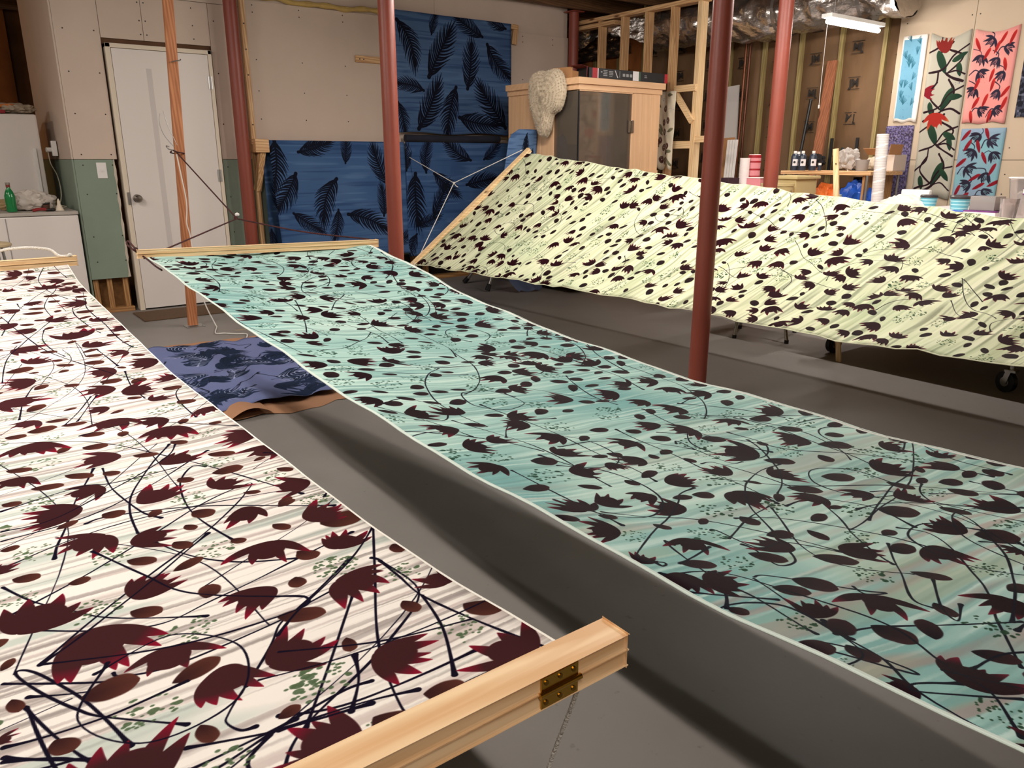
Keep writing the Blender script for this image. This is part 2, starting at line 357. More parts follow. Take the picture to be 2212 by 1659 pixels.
MOTIFS={"W":{"F":[[0.876,2.001,0.067,-141],[1.028,1.857,0.091,-123],[0.869,1.803,0.098,-98],[1.118,1.707,0.088,-109],[1.222,1.57,0.078,174],[0.964,1.638,0.087,175],[1.096,1.531,0.08,23],[1.238,1.435,0.083,-133],[0.824,1.606,0.066,-109],[0.914,1.473,0.072,-156],[1.014,1.375,0.079,51],[1.128,1.341,0.061,35],[1.211,1.249,0.071,155],[0.858,1.401,0.089,170],[0.885,1.246,0.074,-142],[0.975,1.211,0.07,1],[1.111,1.185,0.066,-116],[1.212,1.106,0.063,9],[1.092,1.036,0.079,-118],[1.192,1.001,0.039,61],[0.775,1.249,0.037,41],[0.937,1.05,0.072,38],[1.031,0.919,0.07,-149],[0.809,1.066,0.094,51],[0.847,0.932,0.105,-86],[0.91,0.848,0.064,-108],[1.031,0.759,0.073,17],[0.95,0.755,0.073,-88],[1.213,1.104,0.065,8],[1.197,0.991,0.06,50],[1.158,0.855,0.074,-57],[1.237,0.793,0.051,101],[1.115,0.665,0.066,-43],[1.2,0.589,0.073,111],[0.986,0.586,0.077,123],[0.834,0.68,0.105,74],[0.747,0.814,0.018,-42],[1.033,3.907,0.07,164],[1.086,3.831,0.055,-161],[1.166,3.749,0.074,-162],[0.998,3.692,0.052,54],[1.181,3.593,0.076,151],[1.053,3.407,0.067,-29],[1.166,3.304,0.093,177],[0.964,3.313,0.068,-156],[1.095,3.076,0.087,19],[1.206,2.984,0.073,45],[1.235,2.818,0.068,149],[0.975,2.966,0.075,-161],[1.101,2.828,0.118,79],[1.134,2.671,0.081,41],[0.96,2.728,0.093,-31],[0.965,2.585,0.067,58],[1.166,2.512,0.064,-170],[1.091,2.346,0.08,-172],[1.202,2.356,0.092,-172],[1.224,2.178,0.064,140],[0.899,2.376,0.082,-171],[1.056,2.191,0.084,-174],[0.886,2.199,0.106,-38],[1.023,2.003,0.057,-177],[1.167,1.996,0.059,33],[1.222,1.802,0.057,-90]],"L":[[0.85,1.922,0.046,-38],[0.965,1.923,0.055,-20],[0.985,1.815,0.053,-38],[1.038,1.771,0.035,70],[1.162,1.764,0.04,55],[1.214,1.7,0.029,-38],[0.92,1.75,0.044,57],[1.047,1.6,0.052,-38],[1.119,1.634,0.044,-61],[1.165,1.493,0.058,-46],[0.835,1.679,0.05,-38],[0.973,1.543,0.037,-59],[1.213,1.41,0.028,18],[1.148,1.398,0.058,-14],[1.073,1.407,0.038,-72],[1.232,1.327,0.036,-60],[0.868,1.547,0.056,-24],[1.149,1.266,0.031,-37],[0.808,1.503,0.034,-38],[0.873,1.351,0.037,20],[0.94,1.341,0.04,-47],[0.995,1.295,0.029,36],[1.058,1.242,0.043,-64],[1.181,1.194,0.035,29],[1.028,1.205,0.028,-77],[1.001,1.15,0.039,-72],[1.073,1.107,0.027,-69],[1.142,1.109,0.038,-70],[1.217,1.067,0.052,-15],[0.79,1.313,0.027,-11],[0.941,1.136,0.047,-47],[1.135,0.986,0.04,-77],[0.8,1.192,0.039,-37],[0.859,1.132,0.029,-14],[0.994,0.982,0.04,58],[1.092,0.919,0.029,-107],[0.914,0.982,0.044,-47],[1.064,0.832,0.063,-39],[0.76,0.969,0.025,49],[0.93,0.806,0.059,11],[0.847,0.838,0.06,-9],[1.08,0.728,0.029,-105],[1.226,1.063,0.072,-27],[1.242,0.91,0.033,-99],[1.094,0.921,0.031,-107],[1.136,0.988,0.043,-71],[1.235,0.682,0.055,-70],[1.174,0.751,0.039,-93],[1.079,0.724,0.026,-115],[1.114,0.572,0.046,-34],[1.051,0.561,0.055,-68],[1.18,1.184,0.035,11],[0.98,0.653,0.027,12],[0.76,0.874,0.031,-86],[0.792,0.763,0.035,-75],[0.906,0.679,0.037,-90],[1.093,3.914,0.045,-31],[1.016,3.851,0.069,12],[1.18,3.863,0.053,-40],[1.057,3.75,0.047,-16],[1.209,3.687,0.059,-28],[1.066,3.643,0.038,-70],[1.117,3.491,0.055,-49],[0.996,3.52,0.061,-49],[1.115,3.393,0.047,-57],[1.104,3.215,0.038,62],[1.028,3.237,0.071,-29],[1.181,3.14,0.062,-49],[1.212,3.411,0.048,-66],[1.034,3.103,0.043,-61],[0.99,3.061,0.052,-48],[1.044,2.964,0.038,36],[1.135,2.913,0.042,-6],[1.179,2.851,0.032,-61],[0.938,2.832,0.033,16],[1.079,2.739,0.036,44],[1.2,2.747,0.047,-64],[1.215,2.629,0.027,11],[1.005,2.662,0.052,-41],[1.108,2.599,0.053,28],[1.012,2.545,0.034,-61],[1.107,2.529,0.051,-31],[1.213,2.458,0.049,-59],[0.915,2.511,0.072,1],[0.943,2.46,0.027,-31],[1.012,2.425,0.032,26],[1.095,2.454,0.058,-47],[1.149,2.361,0.03,-58],[1.01,2.281,0.041,-46],[1.101,2.252,0.057,-31],[0.943,2.313,0.046,38],[1.161,2.208,0.053,42],[1.213,2.071,0.051,-48],[1.117,2.047,0.041,-63],[0.911,2.13,0.058,41],[1.207,1.913,0.05,-60],[0.976,2.062,0.032,3],[1.06,1.952,0.036,20]],"B":[[0.913,1.865,0.042],[1.033,1.696,0.051],[1.176,1.653,0.056],[0.873,1.687,0.061],[1.011,1.487,0.054],[1.147,1.452,0.053],[1.202,1.311,0.053],[0.846,1.478,0.056],[1.057,1.316,0.053],[1.222,1.162,0.044],[0.82,1.271,0.053],[0.907,1.184,0.057],[1.038,1.102,0.051],[1.149,0.927,0.052],[0.784,1.132,0.041],[0.859,1.032,0.062],[0.945,0.901,0.058],[1.028,0.691,0.057],[1.222,1.165,0.044],[1.151,0.924,0.058],[1.214,0.84,0.045],[1.185,0.662,0.056],[1.024,0.681,0.066],[1.029,0.554,0.054],[0.869,0.764,0.06],[0.902,0.618,0.052],[1.207,3.888,0.031],[1.085,3.771,0.043],[1.037,3.561,0.048],[1.176,3.463,0.037],[0.951,3.386,0.028],[1.14,3.195,0.035],[0.981,3.17,0.046],[1.219,2.9,0.039],[1.017,2.798,0.054],[1.061,2.595,0.046],[1.215,2.56,0.045],[0.905,2.61,0.055],[0.955,2.388,0.052],[1.154,2.264,0.064],[0.973,2.241,0.055],[1.054,2.081,0.067],[1.153,1.888,0.08],[0.853,2.078,0.043]],"S":[[[0.957,1.238],[0.964,1.331],[0.986,1.415],[1.041,1.531],[1.101,1.636]],[[0.84,1.23],[0.849,1.274],[0.868,1.336],[0.9,1.448],[0.926,1.52],[0.951,1.592]],[[0.783,1.352],[0.946,1.377],[1.15,1.535]],[[0.786,1.393],[0.877,1.399],[1.06,1.538],[1.111,1.627]],[[0.775,1.249],[0.95,1.295],[1.226,1.228]],[[0.763,1.083],[0.909,1.17],[1.047,1.266],[1.157,1.309],[1.139,1.27],[1.1,1.225],[0.999,1.131],[0.923,1.07],[0.793,0.947]],[[0.791,0.944],[0.863,0.997],[1.044,1.164]],[[0.965,1.581],[0.96,1.455],[0.979,1.319],[1.0,1.271]],[[0.971,1.186],[1.003,1.103],[1.052,1.036],[1.119,0.987]],[[0.889,1.217],[0.935,1.09],[0.974,0.993],[1.084,0.876]],[[0.771,1.184],[0.801,1.109],[0.838,1.05],[0.877,0.995],[0.972,0.917]],[[0.762,1.056],[0.904,0.944],[1.005,0.957],[1.217,1.009]],[[1.052,0.907],[1.085,0.875],[1.073,0.849],[0.994,0.856],[0.909,0.882],[0.793,0.943]],[[0.855,0.869],[0.862,0.855],[0.915,0.835],[1.039,0.838],[1.076,0.857],[1.178,0.932]],[[0.962,0.732],[1.011,0.793],[1.037,0.831],[1.071,0.85],[1.149,0.871]],[[0.963,1.825],[1.091,1.822],[1.247,1.638]],[[0.822,1.897],[0.983,1.756],[1.089,1.537],[1.215,1.201]],[[1.121,1.446],[1.099,1.463],[1.061,1.393],[1.045,1.26],[1.067,1.119]],[[0.792,1.482],[0.917,1.508],[0.966,1.488],[1.075,1.482]],[[0.898,1.335],[0.938,1.335],[1.072,1.263],[1.237,1.118]],[[1.251,1.004],[1.185,0.869],[1.107,0.707],[1.068,0.583],[1.069,0.541]],[[1.251,1.004],[1.178,0.928],[1.07,0.849],[1.025,0.807]],[[1.2,0.909],[1.206,0.884],[1.201,0.776],[1.113,0.697],[0.981,0.618],[0.94,0.565]],[[1.205,0.892],[1.203,0.83],[1.199,0.764],[1.212,0.666],[1.237,0.551]],[[1.199,0.764],[1.175,0.675],[1.136,0.589]],[[0.97,0.654],[1.034,0.622],[1.182,0.611]],[[1.133,0.83],[1.08,0.754],[0.983,0.617]],[[1.094,0.594],[1.043,0.614],[0.962,0.632]],[[1.069,0.545],[1.127,0.568],[1.17,0.566]],[[1.075,0.702],[1.057,0.655],[1.027,0.609]],[[1.211,0.668],[1.109,0.706],[1.013,0.772]],[[0.963,0.547],[1.016,0.559],[1.079,0.543]],[[0.844,0.714],[0.831,0.787],[0.816,0.849],[0.792,0.913],[0.778,0.94],[0.767,0.946],[0.769,0.928],[0.788,0.874],[0.812,0.82],[0.831,0.787],[0.895,0.708]],[[0.745,0.802],[0.779,0.792],[0.831,0.784],[0.871,0.786],[0.916,0.792]],[[0.753,0.929],[0.82,0.875],[0.87,0.836],[0.863,0.834],[0.82,0.852],[0.773,0.882]],[[0.768,0.864],[0.784,0.798],[0.802,0.737],[0.812,0.71]],[[0.77,0.862],[0.774,0.802],[0.779,0.75],[0.786,0.699]],[[0.744,0.784],[0.769,0.758],[0.813,0.717]],[[0.743,0.777],[0.779,0.751],[0.796,0.733],[0.787,0.734],[0.742,0.748]],[[0.856,0.64],[0.877,0.636]],[[1.028,0.809],[0.996,0.772],[0.954,0.724],[0.932,0.695],[0.926,0.681],[0.933,0.659],[0.946,0.654]],[[0.877,0.635],[0.946,0.636],[0.98,0.637]],[[0.885,0.67],[0.947,0.638],[0.987,0.624],[1.048,0.607]],[[0.881,0.615],[0.918,0.624],[0.953,0.633]],[[0.952,0.631],[0.927,0.613],[0.921,0.597],[0.925,0.58],[0.937,0.567],[0.975,0.546],[1.016,0.544]],[[0.98,0.639],[1.038,0.648],[1.066,0.643]],[[1.153,3.937],[1.118,3.822],[1.113,3.731],[1.131,3.541],[1.164,3.406]],[[0.909,2.959],[0.98,3.286],[1.092,3.563],[1.156,3.676],[1.149,3.598],[1.102,3.451],[1.074,3.307],[1.076,3.122]],[[0.864,2.413],[0.895,2.64],[0.964,2.837],[1.062,3.061]],[[1.157,3.242],[1.145,3.118],[1.155,2.922],[1.173,2.8]],[[1.028,2.95],[1.008,2.811],[1.02,2.665],[1.037,2.578]],[[1.22,3.365],[1.197,3.181],[1.205,2.892],[1.207,2.662],[1.22,2.557]],[[1.127,2.6],[1.137,2.456],[1.144,2.381]],[[1.131,2.355],[1.079,2.238]],[[1.15,2.321],[1.136,2.178],[1.137,2.02]],[[0.899,2.236],[0.929,2.332],[0.965,2.34]],[[0.894,2.23],[0.869,2.055]],[[1.035,2.148],[0.997,2.044],[0.948,1.934]],[[1.049,2.149],[0.974,1.942]],[[1.236,2.071],[1.208,2.009],[1.194,1.907],[1.194,1.775]],[[0.93,3.243],[1.009,2.646],[1.166,2.204]]]},
"T":{"F":[[0.656,1.375,0.069,155],[0.493,1.292,0.068,-168],[0.334,1.176,0.051,-110],[0.403,1.037,0.068,-6],[0.549,1.045,0.058,90],[0.261,0.944,0.065,123],[0.708,1.116,0.1,135],[0.903,1.087,0.079,152],[0.459,0.892,0.078,-89],[0.674,0.954,0.069,-28],[0.923,0.838,0.08,2],[0.693,0.78,0.063,169],[0.288,0.721,0.073,108],[0.146,0.785,0.057,-139],[0.025,0.787,0.037,30],[0.078,0.658,0.06,-32],[0.416,0.616,0.077,-60],[0.667,0.588,0.07,77],[0.525,0.529,0.068,-119],[0.881,0.576,0.08,70],[0.65,0.462,0.036,163],[0.121,0.534,0.05,40],[0.227,0.484,0.072,-131],[0.39,0.371,0.061,-165],[0.133,0.318,0.081,10],[0.01,0.351,0.036,143],[1.113,0.806,0.048,22]],"L":[[0.607,1.281,0.049,-58],[0.583,1.356,0.039,-58],[0.411,1.251,0.035,-56],[0.484,1.191,0.03,-104],[0.302,1.085,0.035,-83],[0.542,1.127,0.032,-89],[0.875,1.228,0.036,-60],[0.813,1.115,0.033,-113],[0.982,1.145,0.059,-65],[0.728,1.205,0.061,-41],[0.558,0.959,0.037,-59],[0.748,1.018,0.067,-54],[0.849,0.956,0.042,-108],[0.964,1.0,0.078,-44],[0.627,0.87,0.068,-56],[0.759,0.869,0.067,-47],[0.97,0.784,0.035,-141],[0.827,0.757,0.056,-85],[0.577,0.769,0.03,-31],[0.383,0.955,0.043,-42],[0.267,0.86,0.031,18],[0.351,0.815,0.04,-96],[0.104,0.955,0.034,-42],[0.168,0.876,0.034,-80],[0.417,0.708,0.043,-99],[0.547,0.638,0.036,-7],[0.662,0.678,0.072,-56],[0.905,0.657,0.055,-87],[0.772,0.615,0.055,-87],[0.701,0.507,0.072,-50],[0.095,0.731,0.057,-43],[0.225,0.685,0.059,-61],[0.336,0.624,0.071,-45],[0.413,0.497,0.056,-70],[0.478,0.387,0.051,-18],[0.146,0.587,0.052,-54],[0.204,0.583,0.063,-66],[0.053,0.422,0.047,-109],[0.156,0.43,0.056,-84],[0.22,0.322,0.053,-64],[0.022,0.594,0.029,-80],[0.302,0.426,0.045,-126],[1.069,0.663,0.044,-109]],"B":[[0.795,1.275,0.058],[0.92,1.197,0.077],[0.657,1.205,0.075],[0.456,1.118,0.067],[0.085,0.865,0.047],[0.341,0.886,0.078],[0.47,0.834,0.067],[0.99,0.924,0.093],[0.833,0.857,0.074],[0.598,0.731,0.059],[0.847,0.693,0.05],[0.473,0.657,0.062],[0.158,0.696,0.058],[0.328,0.553,0.063],[0.525,0.451,0.058],[0.772,0.513,0.059],[0.061,0.526,0.056],[0.299,0.361,0.069],[0.061,0.259,0.057],[0.003,0.42,0.03],[0.824,1.038,0.064]],"S":[[[0.033,0.77],[0.033,0.753],[0.047,0.761],[0.029,0.807],[0.275,0.936],[0.342,0.984],[0.397,0.992]],[[0.114,0.982],[0.195,0.925],[0.268,0.87],[0.36,0.717],[0.391,0.637]],[[0.121,0.805],[0.115,0.818],[0.065,0.663],[0.015,0.609]],[[0.07,0.747],[0.169,0.766]],[[0.615,1.234],[0.631,1.235],[0.62,1.077],[0.662,1.063]],[[0.551,1.098],[0.59,1.077],[0.62,0.911],[0.548,0.749],[0.475,0.666],[0.414,0.561]],[[0.63,1.315],[0.785,1.167],[0.84,1.029],[0.997,0.857],[1.047,0.653]],[[0.481,1.008],[0.502,0.997],[0.681,0.861],[0.881,0.709],[0.983,0.565]],[[1.166,0.895],[0.875,0.759],[0.619,0.705],[0.501,0.689]],[[0.959,0.79],[0.794,0.762],[0.577,0.694]],[[0.234,0.774],[0.338,0.817],[0.466,0.849]],[[0.46,0.84],[0.312,0.639],[0.393,0.517]],[[0.242,0.821],[0.252,0.815],[0.244,0.719],[0.328,0.716],[0.388,0.639]],[[0.231,0.742],[0.231,0.718],[0.213,0.658],[0.252,0.65],[0.286,0.684]],[[0.735,0.776],[0.775,0.744],[0.8,0.631],[0.819,0.506]],[[0.885,0.737],[0.807,0.696],[0.735,0.566],[0.63,0.47],[0.499,0.403],[0.345,0.349]],[[0.587,0.641],[0.605,0.582],[0.518,0.486],[0.409,0.406],[0.322,0.359],[0.218,0.291]],[[0.494,0.612],[0.39,0.538],[0.301,0.475],[0.294,0.44]],[[0.396,0.486],[0.306,0.431],[0.279,0.397],[0.343,0.42]],[[0.136,0.649],[0.164,0.639],[0.248,0.539],[0.282,0.506],[0.247,0.522],[0.256,0.547]],[[0.13,0.645],[0.101,0.548],[0.068,0.411],[0.024,0.339],[0.003,0.244]],[[0.01,0.728],[0.1,0.691],[0.141,0.574],[0.173,0.438],[0.122,0.337],[0.101,0.283],[0.029,0.225]],[[0.081,0.474],[0.15,0.455],[0.23,0.411],[0.357,0.341]],[[0.01,0.48],[0.028,0.477],[0.054,0.439],[0.066,0.367],[0.055,0.364],[0.01,0.477]],[[0.09,0.314],[0.036,0.345],[0.021,0.336],[0.073,0.293],[0.121,0.256]],[[0.01,0.736],[0.075,0.634],[0.056,0.489]],[[0.007,0.67],[0.099,0.58]]]},
"G":{"F":[[1.166,3.236,0.09,-13],[1.265,3.001,0.084,-139],[1.357,2.794,0.069,-141],[1.349,2.506,0.082,-151],[0.935,3.405,0.094,-14],[1.03,2.933,0.092,0],[0.929,3.117,0.065,-136],[1.185,2.699,0.076,151],[1.128,2.393,0.052,129],[1.27,2.094,0.087,-147],[1.297,1.917,0.067,-34],[1.387,1.662,0.083,-159],[0.797,2.972,0.093,-136],[0.912,2.713,0.076,-39],[1.001,2.556,0.074,150],[0.711,2.8,0.073,0],[0.782,2.56,0.087,-140],[0.855,2.393,0.087,-12],[1.006,2.267,0.084,-12],[1.041,2.012,0.084,133],[1.137,1.824,0.079,154],[1.108,1.631,0.054,-151],[0.785,2.237,0.09,-143],[0.8,2.073,0.062,152],[0.777,1.94,0.074,153],[0.945,1.757,0.063,133],[0.864,1.438,0.068,-11],[0.483,2.629,0.074,-12],[0.622,2.328,0.067,129],[0.648,2.182,0.072,-12],[0.732,1.808,0.071,-147],[0.357,2.69,0.057,149],[0.483,2.231,0.065,130],[0.55,2.03,0.068,-37],[0.363,2.401,0.077,129],[0.538,1.821,0.07,-35],[0.613,1.583,0.065,-12],[0.637,1.38,0.072,-152],[0.249,2.307,0.074,-39],[0.271,2.141,0.07,-1],[0.192,2.516,0.062,-39],[0.281,2.017,0.067,-1],[0.366,1.951,0.058,152],[0.407,1.711,0.067,-146],[0.38,1.493,0.062,132],[0.473,1.298,0.063,154],[0.129,2.346,0.058,130],[0.156,1.966,0.058,152],[0.194,1.75,0.075,150],[0.041,2.3,0.066,130],[0.028,2.127,0.077,-139],[0.078,1.824,0.055,152],[0.12,1.593,0.057,-13],[0.206,1.421,0.059,-3],[0.273,1.311,0.062,-35],[0.229,1.205,0.065,-34],[0.021,1.483,0.054,-13],[0.043,1.637,0.058,151]],"L":[],"B":[],"S":[[[1.202,3.116],[1.104,2.865],[1.021,2.704],[1.036,2.586]],[[1.335,2.429],[1.332,2.096],[1.225,1.802]],[[0.935,2.568],[0.788,2.433],[0.649,2.241]],[[0.79,1.6],[0.554,1.484],[0.425,1.319]],[[0.775,1.587],[0.587,1.432]],[[0.552,1.551],[0.451,1.482],[0.382,1.377]],[[0.514,2.82],[0.436,2.625]],[[1.38,1.827],[1.222,1.636]]]}}
# positions on each cloth in metres (across, along), size, direction in degrees
def scatter(T, M, v0, v1, dark, tip, lf, lf2, bc, fs, ls, bsz, gap, stem, sr, nst, flat=.92, spread=.5, avoid=True):
    """fill the part of the cloth that is not placed by hand with the same motifs"""
    taken = [(a[0], a[1], a[2]*.5) for a in M['F']+M['L']+M['B']]
    k = 0; tries = 0; area = T.W*(v1-v0); want = int(area/gap**2)
    new = []
    kinds = ['F', 'L', 'L', 'B', 'F', 'L', 'L', 'F', 'L', 'B']
    while k < want and tries < want*40:
        tries += 1; u = rs.uniform(0, T.W); v = rs.uniform(v0, v1); kd = kinds[k % 10]
        sz = {'F': fs, 'L': ls, 'B': bsz}[kd]*rs.uniform(.85, 1.15)
        if any((u-a)**2+(v-b)**2 < (c+sz*spread)**2 for a, b, c in taken): continue
        taken.append((u, v, sz*.5)); new.append((kd, u, v, sz)); k += 1
    for i in range(nst):
        u = rs.uniform(0, T.W); v = rs.uniform(v0, v1); a = rs.uniform(-.6, .6)+(math.pi/2 if rs.rand() < .4 else 0); P = [(u, v)]
        cv = rs.uniform(-1.1, 1.1)*(1 if rs.rand() < .6 else 3)
        for j in range(rs.randint(3, 7)):
            a += cv*.35; u += .09*math.cos(a); v += .11*math.sin(a); P.append((u, v))
        T.stroke(P, sr, stem, .35, 1.2)
    for kd, u, v, sz in new:
        if kd == 'F': T.flower(u, v, sz, rs.choice([0, 180, 90, 200, -20, 160])+rs.uniform(-25, 25), dark, tip)
        elif kd == 'L': T.leaf(u, v, sz, rs.uniform(-50, 50), lf, lf2, rs.choice([.5, .62, .8]))
        else: T.dots(u, v, sz, bc, 34, flat)
def draw(T, M, dark, tip, lf, lf2, bc, stem, sr, fk=1., lk=1., bk=1.):
    for P in M['S']: T.stroke(P, sr, stem, .35, 1.1)
    for q in M['B']: T.dots(q[0], q[1], q[2]*bk, bc, 34, .95)
    for q in M['L']: T.leaf(q[0], q[1], q[2]*lk, q[3], lf, lf2, rs.choice([.58, .7, .8]))
    for q in M['F']: T.flower(q[0], q[1], q[2]*fk, q[3], dark, tip)
    for P in M['S'][::3]: T.stroke(P, sr*.9, stem, .35, .5)
STEM = (24, 20, 34)
# --- white cotton
TW = Tex(1.25, 3.42, 1150, (246, 240, 231)); MW = MOTIFS['W']
for m in ('F', 'L', 'B'):
    for q in MW[m]: q[1] -= .53
MW['S'] = [[(a, b-.53) for a, b in P] for P in MW['S']]
TW.streaks(170, 1.5, (168, 158, 152), .62, .9, .05, .004)
TW.streaks(110, 1.9, (202, 186, 180), .62, .7, .05, .004)
TW.streaks(150, 2.4, (160, 150, 146), .68, .75, .03, .003)
TW.streaks(34, 3, (180, 196, 186), .74, .6, .06, .004)
for i in range(46):
    u, v = rs.uniform(-.1, 1.2), rs.uniform(0, 3.3); a = rs.uniform(-.5, 1.9); l = rs.uniform(.3, .9)
    TW.stroke([(u, v), (u+l*.5*math.cos(a)+.03, v+l*.5*math.sin(a)), (u+l*math.cos(a+.15), v+l*math.sin(a+.15))], .0009, STEM, .3, .5)
draw(TW, MW, (64, 34, 36), (132, 24, 44), (52, 30, 30), (88, 50, 42), (84, 104, 74), STEM, .0016)
scatter(TW, MW, 0, 3.42, (64, 34, 36), (126, 26, 44), (52, 30, 30), (88, 50, 42), (84, 104, 74), .080, .055, .075, .112, STEM, .0013, 12)
# --- teal silk
TT = Tex(1.17, 4.5, 1000, (174, 208, 198)); MT = MOTIFS['T']
for m in ('F', 'L', 'B'):
    for q in MT[m]: q[1] += .38
MT['S'] = [[(a, b+.38) for a, b in P] for P in MT['S']]
big = vn(TT.h, TT.w, 9, 3)*.6+vn(TT.h, TT.w, 22, 6)*.4
TT.blend(np.clip((big-.42)*2.6, 0, 1)*.75, (104, 158, 158))
TT.blend(np.clip((.42-big)*3.2, 0, 1)*.6, (205, 228, 216))  # pale silk sheen put into the cloth colour
TT.streaks(120, 3.0, (216, 234, 224), .5, .6, .04, .006)  # whitish sheen streaks painted across the silk
TT.streaks(90, 2.6, (112, 152, 148), .55, .55, .04, .006)
near = np.clip((1.9-np.arange(TT.h)/TT.ppm)/1.2, 0, 1)[:, None]
sv = TT.a.copy(); TT.streaks(50, 3.2, (170, 140, 134), .60, .65, .10, .010); TT.a = sv+(TT.a-sv)*near[..., None]
sv = TT.a.copy(); TT.streaks(40, 3.2, (158, 168, 142), .62, .6, .10, .010); TT.a = sv+(TT.a-sv)*near[..., None]
draw(TT, MT, (30, 10, 18), (104, 18, 38), (18, 12, 20), (50, 28, 30), (32, 62, 42), (14, 16, 28), .0019, 1.12, 1.15, 1.0)
scatter(TT, MT, 0, 4.5, (30, 10, 18), (96, 18, 36), (18, 12, 20), (46, 26, 30), (32, 66, 50), .078, .058, .078, .101, (14, 16, 28), .0019, 130, spread=.5)
TT.a[:, :7] = np.array((214, 226, 216))/255; TT.a[:, -16:-4] = np.array((232, 234, 226))/255
# --- pale green silk
TG = Tex(1.45, 5.4, 720, (208, 211, 178)); MG = MOTIFS['G']
for m in ('F', 'L', 'B'):
    for q in MG[m]: q[1] -= .2
MG['S'] = [[(a, b-.2) for a, b in P] for P in MG['S']]
TG.streaks(55, 2.2, (170, 178, 140), .48, .75, .12, .012)
TG.streaks(80, 3.0, (226, 224, 198), .5, .6, .12, .012)
TG.streaks(75, 3.0, (132, 136, 112), .60, .75, .12, .012)
big = vn(TG.h, TG.w, 14, 4)
TG.blend(np.clip((big-.6)*2.6, 0, 1)*.35, (176, 196, 158))
draw(TG, MG, (34, 8, 14), (92, 16, 32), (20, 12, 14), (40, 22, 22), (50, 72, 48), (20, 16, 22), .0016, 1.05)
scatter(TG, MG, 0, 5.4, (34, 8, 14), (84, 14, 30), (20, 12, 14), (38, 22, 22), (54, 78, 52), .078, .060, .078, .110, (20, 16, 22), .0015, 40)
# --- blue palm cloth
def palm(W, H, seedpts, base=(64, 92, 134), n_extra=0, ppm=420, size=.27):
    T = Tex(W, H, ppm, base)
    big = vn(T.h, T.w, 5, 4); T.blend(np.clip((big-.5)*2, 0, 1)*.5, (86, 112, 150)); T.blend(np.clip((.45-big)*2.4, 0, 1)*.5, (50, 76, 116))
    T.streaks(70, 3, (38, 62, 104), .6, .55); T.streaks(50, 4, (100, 128, 168), .66, .4)
    P = list(seedpts); tries = 0
    while n_extra > 0 and tries < 900:
        tries += 1; u = rs.uniform(.02, W-.02); v = rs.uniform(.02, H-.02)
        if any((u-a)**2+(v-b)**2 < (size*.88)**2 for a, b, c, d in P): continue
        P.append((u, v, size, rs.choice([90, -90, 60, -60, 120, -120, 20, 200])+rs.uniform(-20, 20))); n_extra -= 1
    for u, v, L, a in P: T.frond(u, v, L, a, (10, 14, 30))
    return T
def seg(W_, H_, ox, oz, pts):
    return [((a+c)/2-ox, (b+d)/2-oz, math.hypot(c-a, d-b), math.degrees(math.atan2(d-b, c-a))) for a, b, c, d in pts]
# --- small hanging scarves
def tulip(T, u, v, L, ang, c, vein):
    T.flower(u, v, L, ang, c, c, 5)
    a = math.radians(ang)
    for o in (-.14, 0, .14):
        T.stroke([(u-.25*L*math.cos(a)-o*.4*L*math.sin(a), v-.25*L*math.sin(a)+o*.4*L*math.cos(a)),
                  (u+.25*L*math.cos(a)-o*1.3*L*math.sin(a), v+.25*L*math.sin(a)+o*1.3*L*math.cos(a))], .0016, vein)
    T.stroke([(u-.35*L*math.cos(a), v-.35*L*math.sin(a)), (u-.8*L*math.cos(a+.3), v-.8*L*math.sin(a+.3)), (u-1.2*L*math.cos(a+.9), v-1.2*L*math.sin(a+.9))], .0035, c)
def tulips(W, H, base, base2, red, star, n=9):
    T = Tex(W, H, 420, base); T.blend(vn(T.h, T.w, 5, 2)*.8, base2)
    P = []; t = 0
    while len(P) < n and t < 500:
        t += 1; u = rs.uniform(.05, W-.05); v = rs.uniform(.06, H-.06)
        if any((u-a)**2+(v-b)**2 < .115**2 for a, b in P): continue
        P.append((u, v)); tulip(T, u, v, .085, rs.uniform(200, 340), (38, 34, 50), base)
    for i in range(n+3):
        for t in range(60):
            u = rs.uniform(.03, W-.03); v = rs.uniform(.03, H-.03)
            if all((u-a)**2+(v-b)**2 > .07**2 for a, b in P): break
        P.append((u, v))
        T.leaf(u, v, .11, rs.choice([60, 75, 110, 35])+rs.uniform(-10, 10), red, star, .27)
    for i in range(n):
        u = rs.uniform(.03, W-.03); v = rs.uniform(.03, H-.03)
        for k in range(4): T.dots(u+rs.uniform(-.025, .025), v+rs.uniform(-.025, .025), .02, star, 7, 1)
    return T
# ------------------------------------------------------------------ materials used by the room
DRY = mat('drywall', (204, 185, 170), .9, var=.035, vs=3, bump=.05, bs=120)
DRY2 = mat('drywall_beige', (182, 164, 142), .9, var=.03, vs=3, bump=.05, bs=120)
GREEN = mat('moisture_board', (132, 146, 130), .9, var=.04, vs=5, bump=.05, bs=120)
PLASTER = mat('joint_compound', (196, 184, 168), .95, var=.05, vs=20)
PINE = {a: wood('pine_'+a, (226, 188, 140), (186, 138, 92), a) for a in 'xyz'}
PINEL = {a: wood('pale_pine_'+a, (244, 216, 172), (222, 184, 134), a, .5) for a in 'xyz'}
STUDM = {a: wood('stud_'+a, (190, 146, 92), (146, 100, 58), a) for a in 'xyz'}
TREAT = wood('treated_stud_z', (158, 142, 92), (130, 112, 70), 'z', knots=False)
TREATY = wood('treated_plate_y', (150, 142, 88), (118, 106, 62), 'y', knots=False)
DARKW = wood('joist_x', (120, 84, 52), (84, 56, 34), 'x')
REDST = mat('red_oxide_paint', (134, 64, 50), .42, var=.10, vs=3, bump=.06, bs=60, spec=.5)
KRAFT = mat('kraft_facing', (100, 74, 48), .75, var=.14, vs=4, bump=1.0, bs=7, vscale=(1, 1, .5))
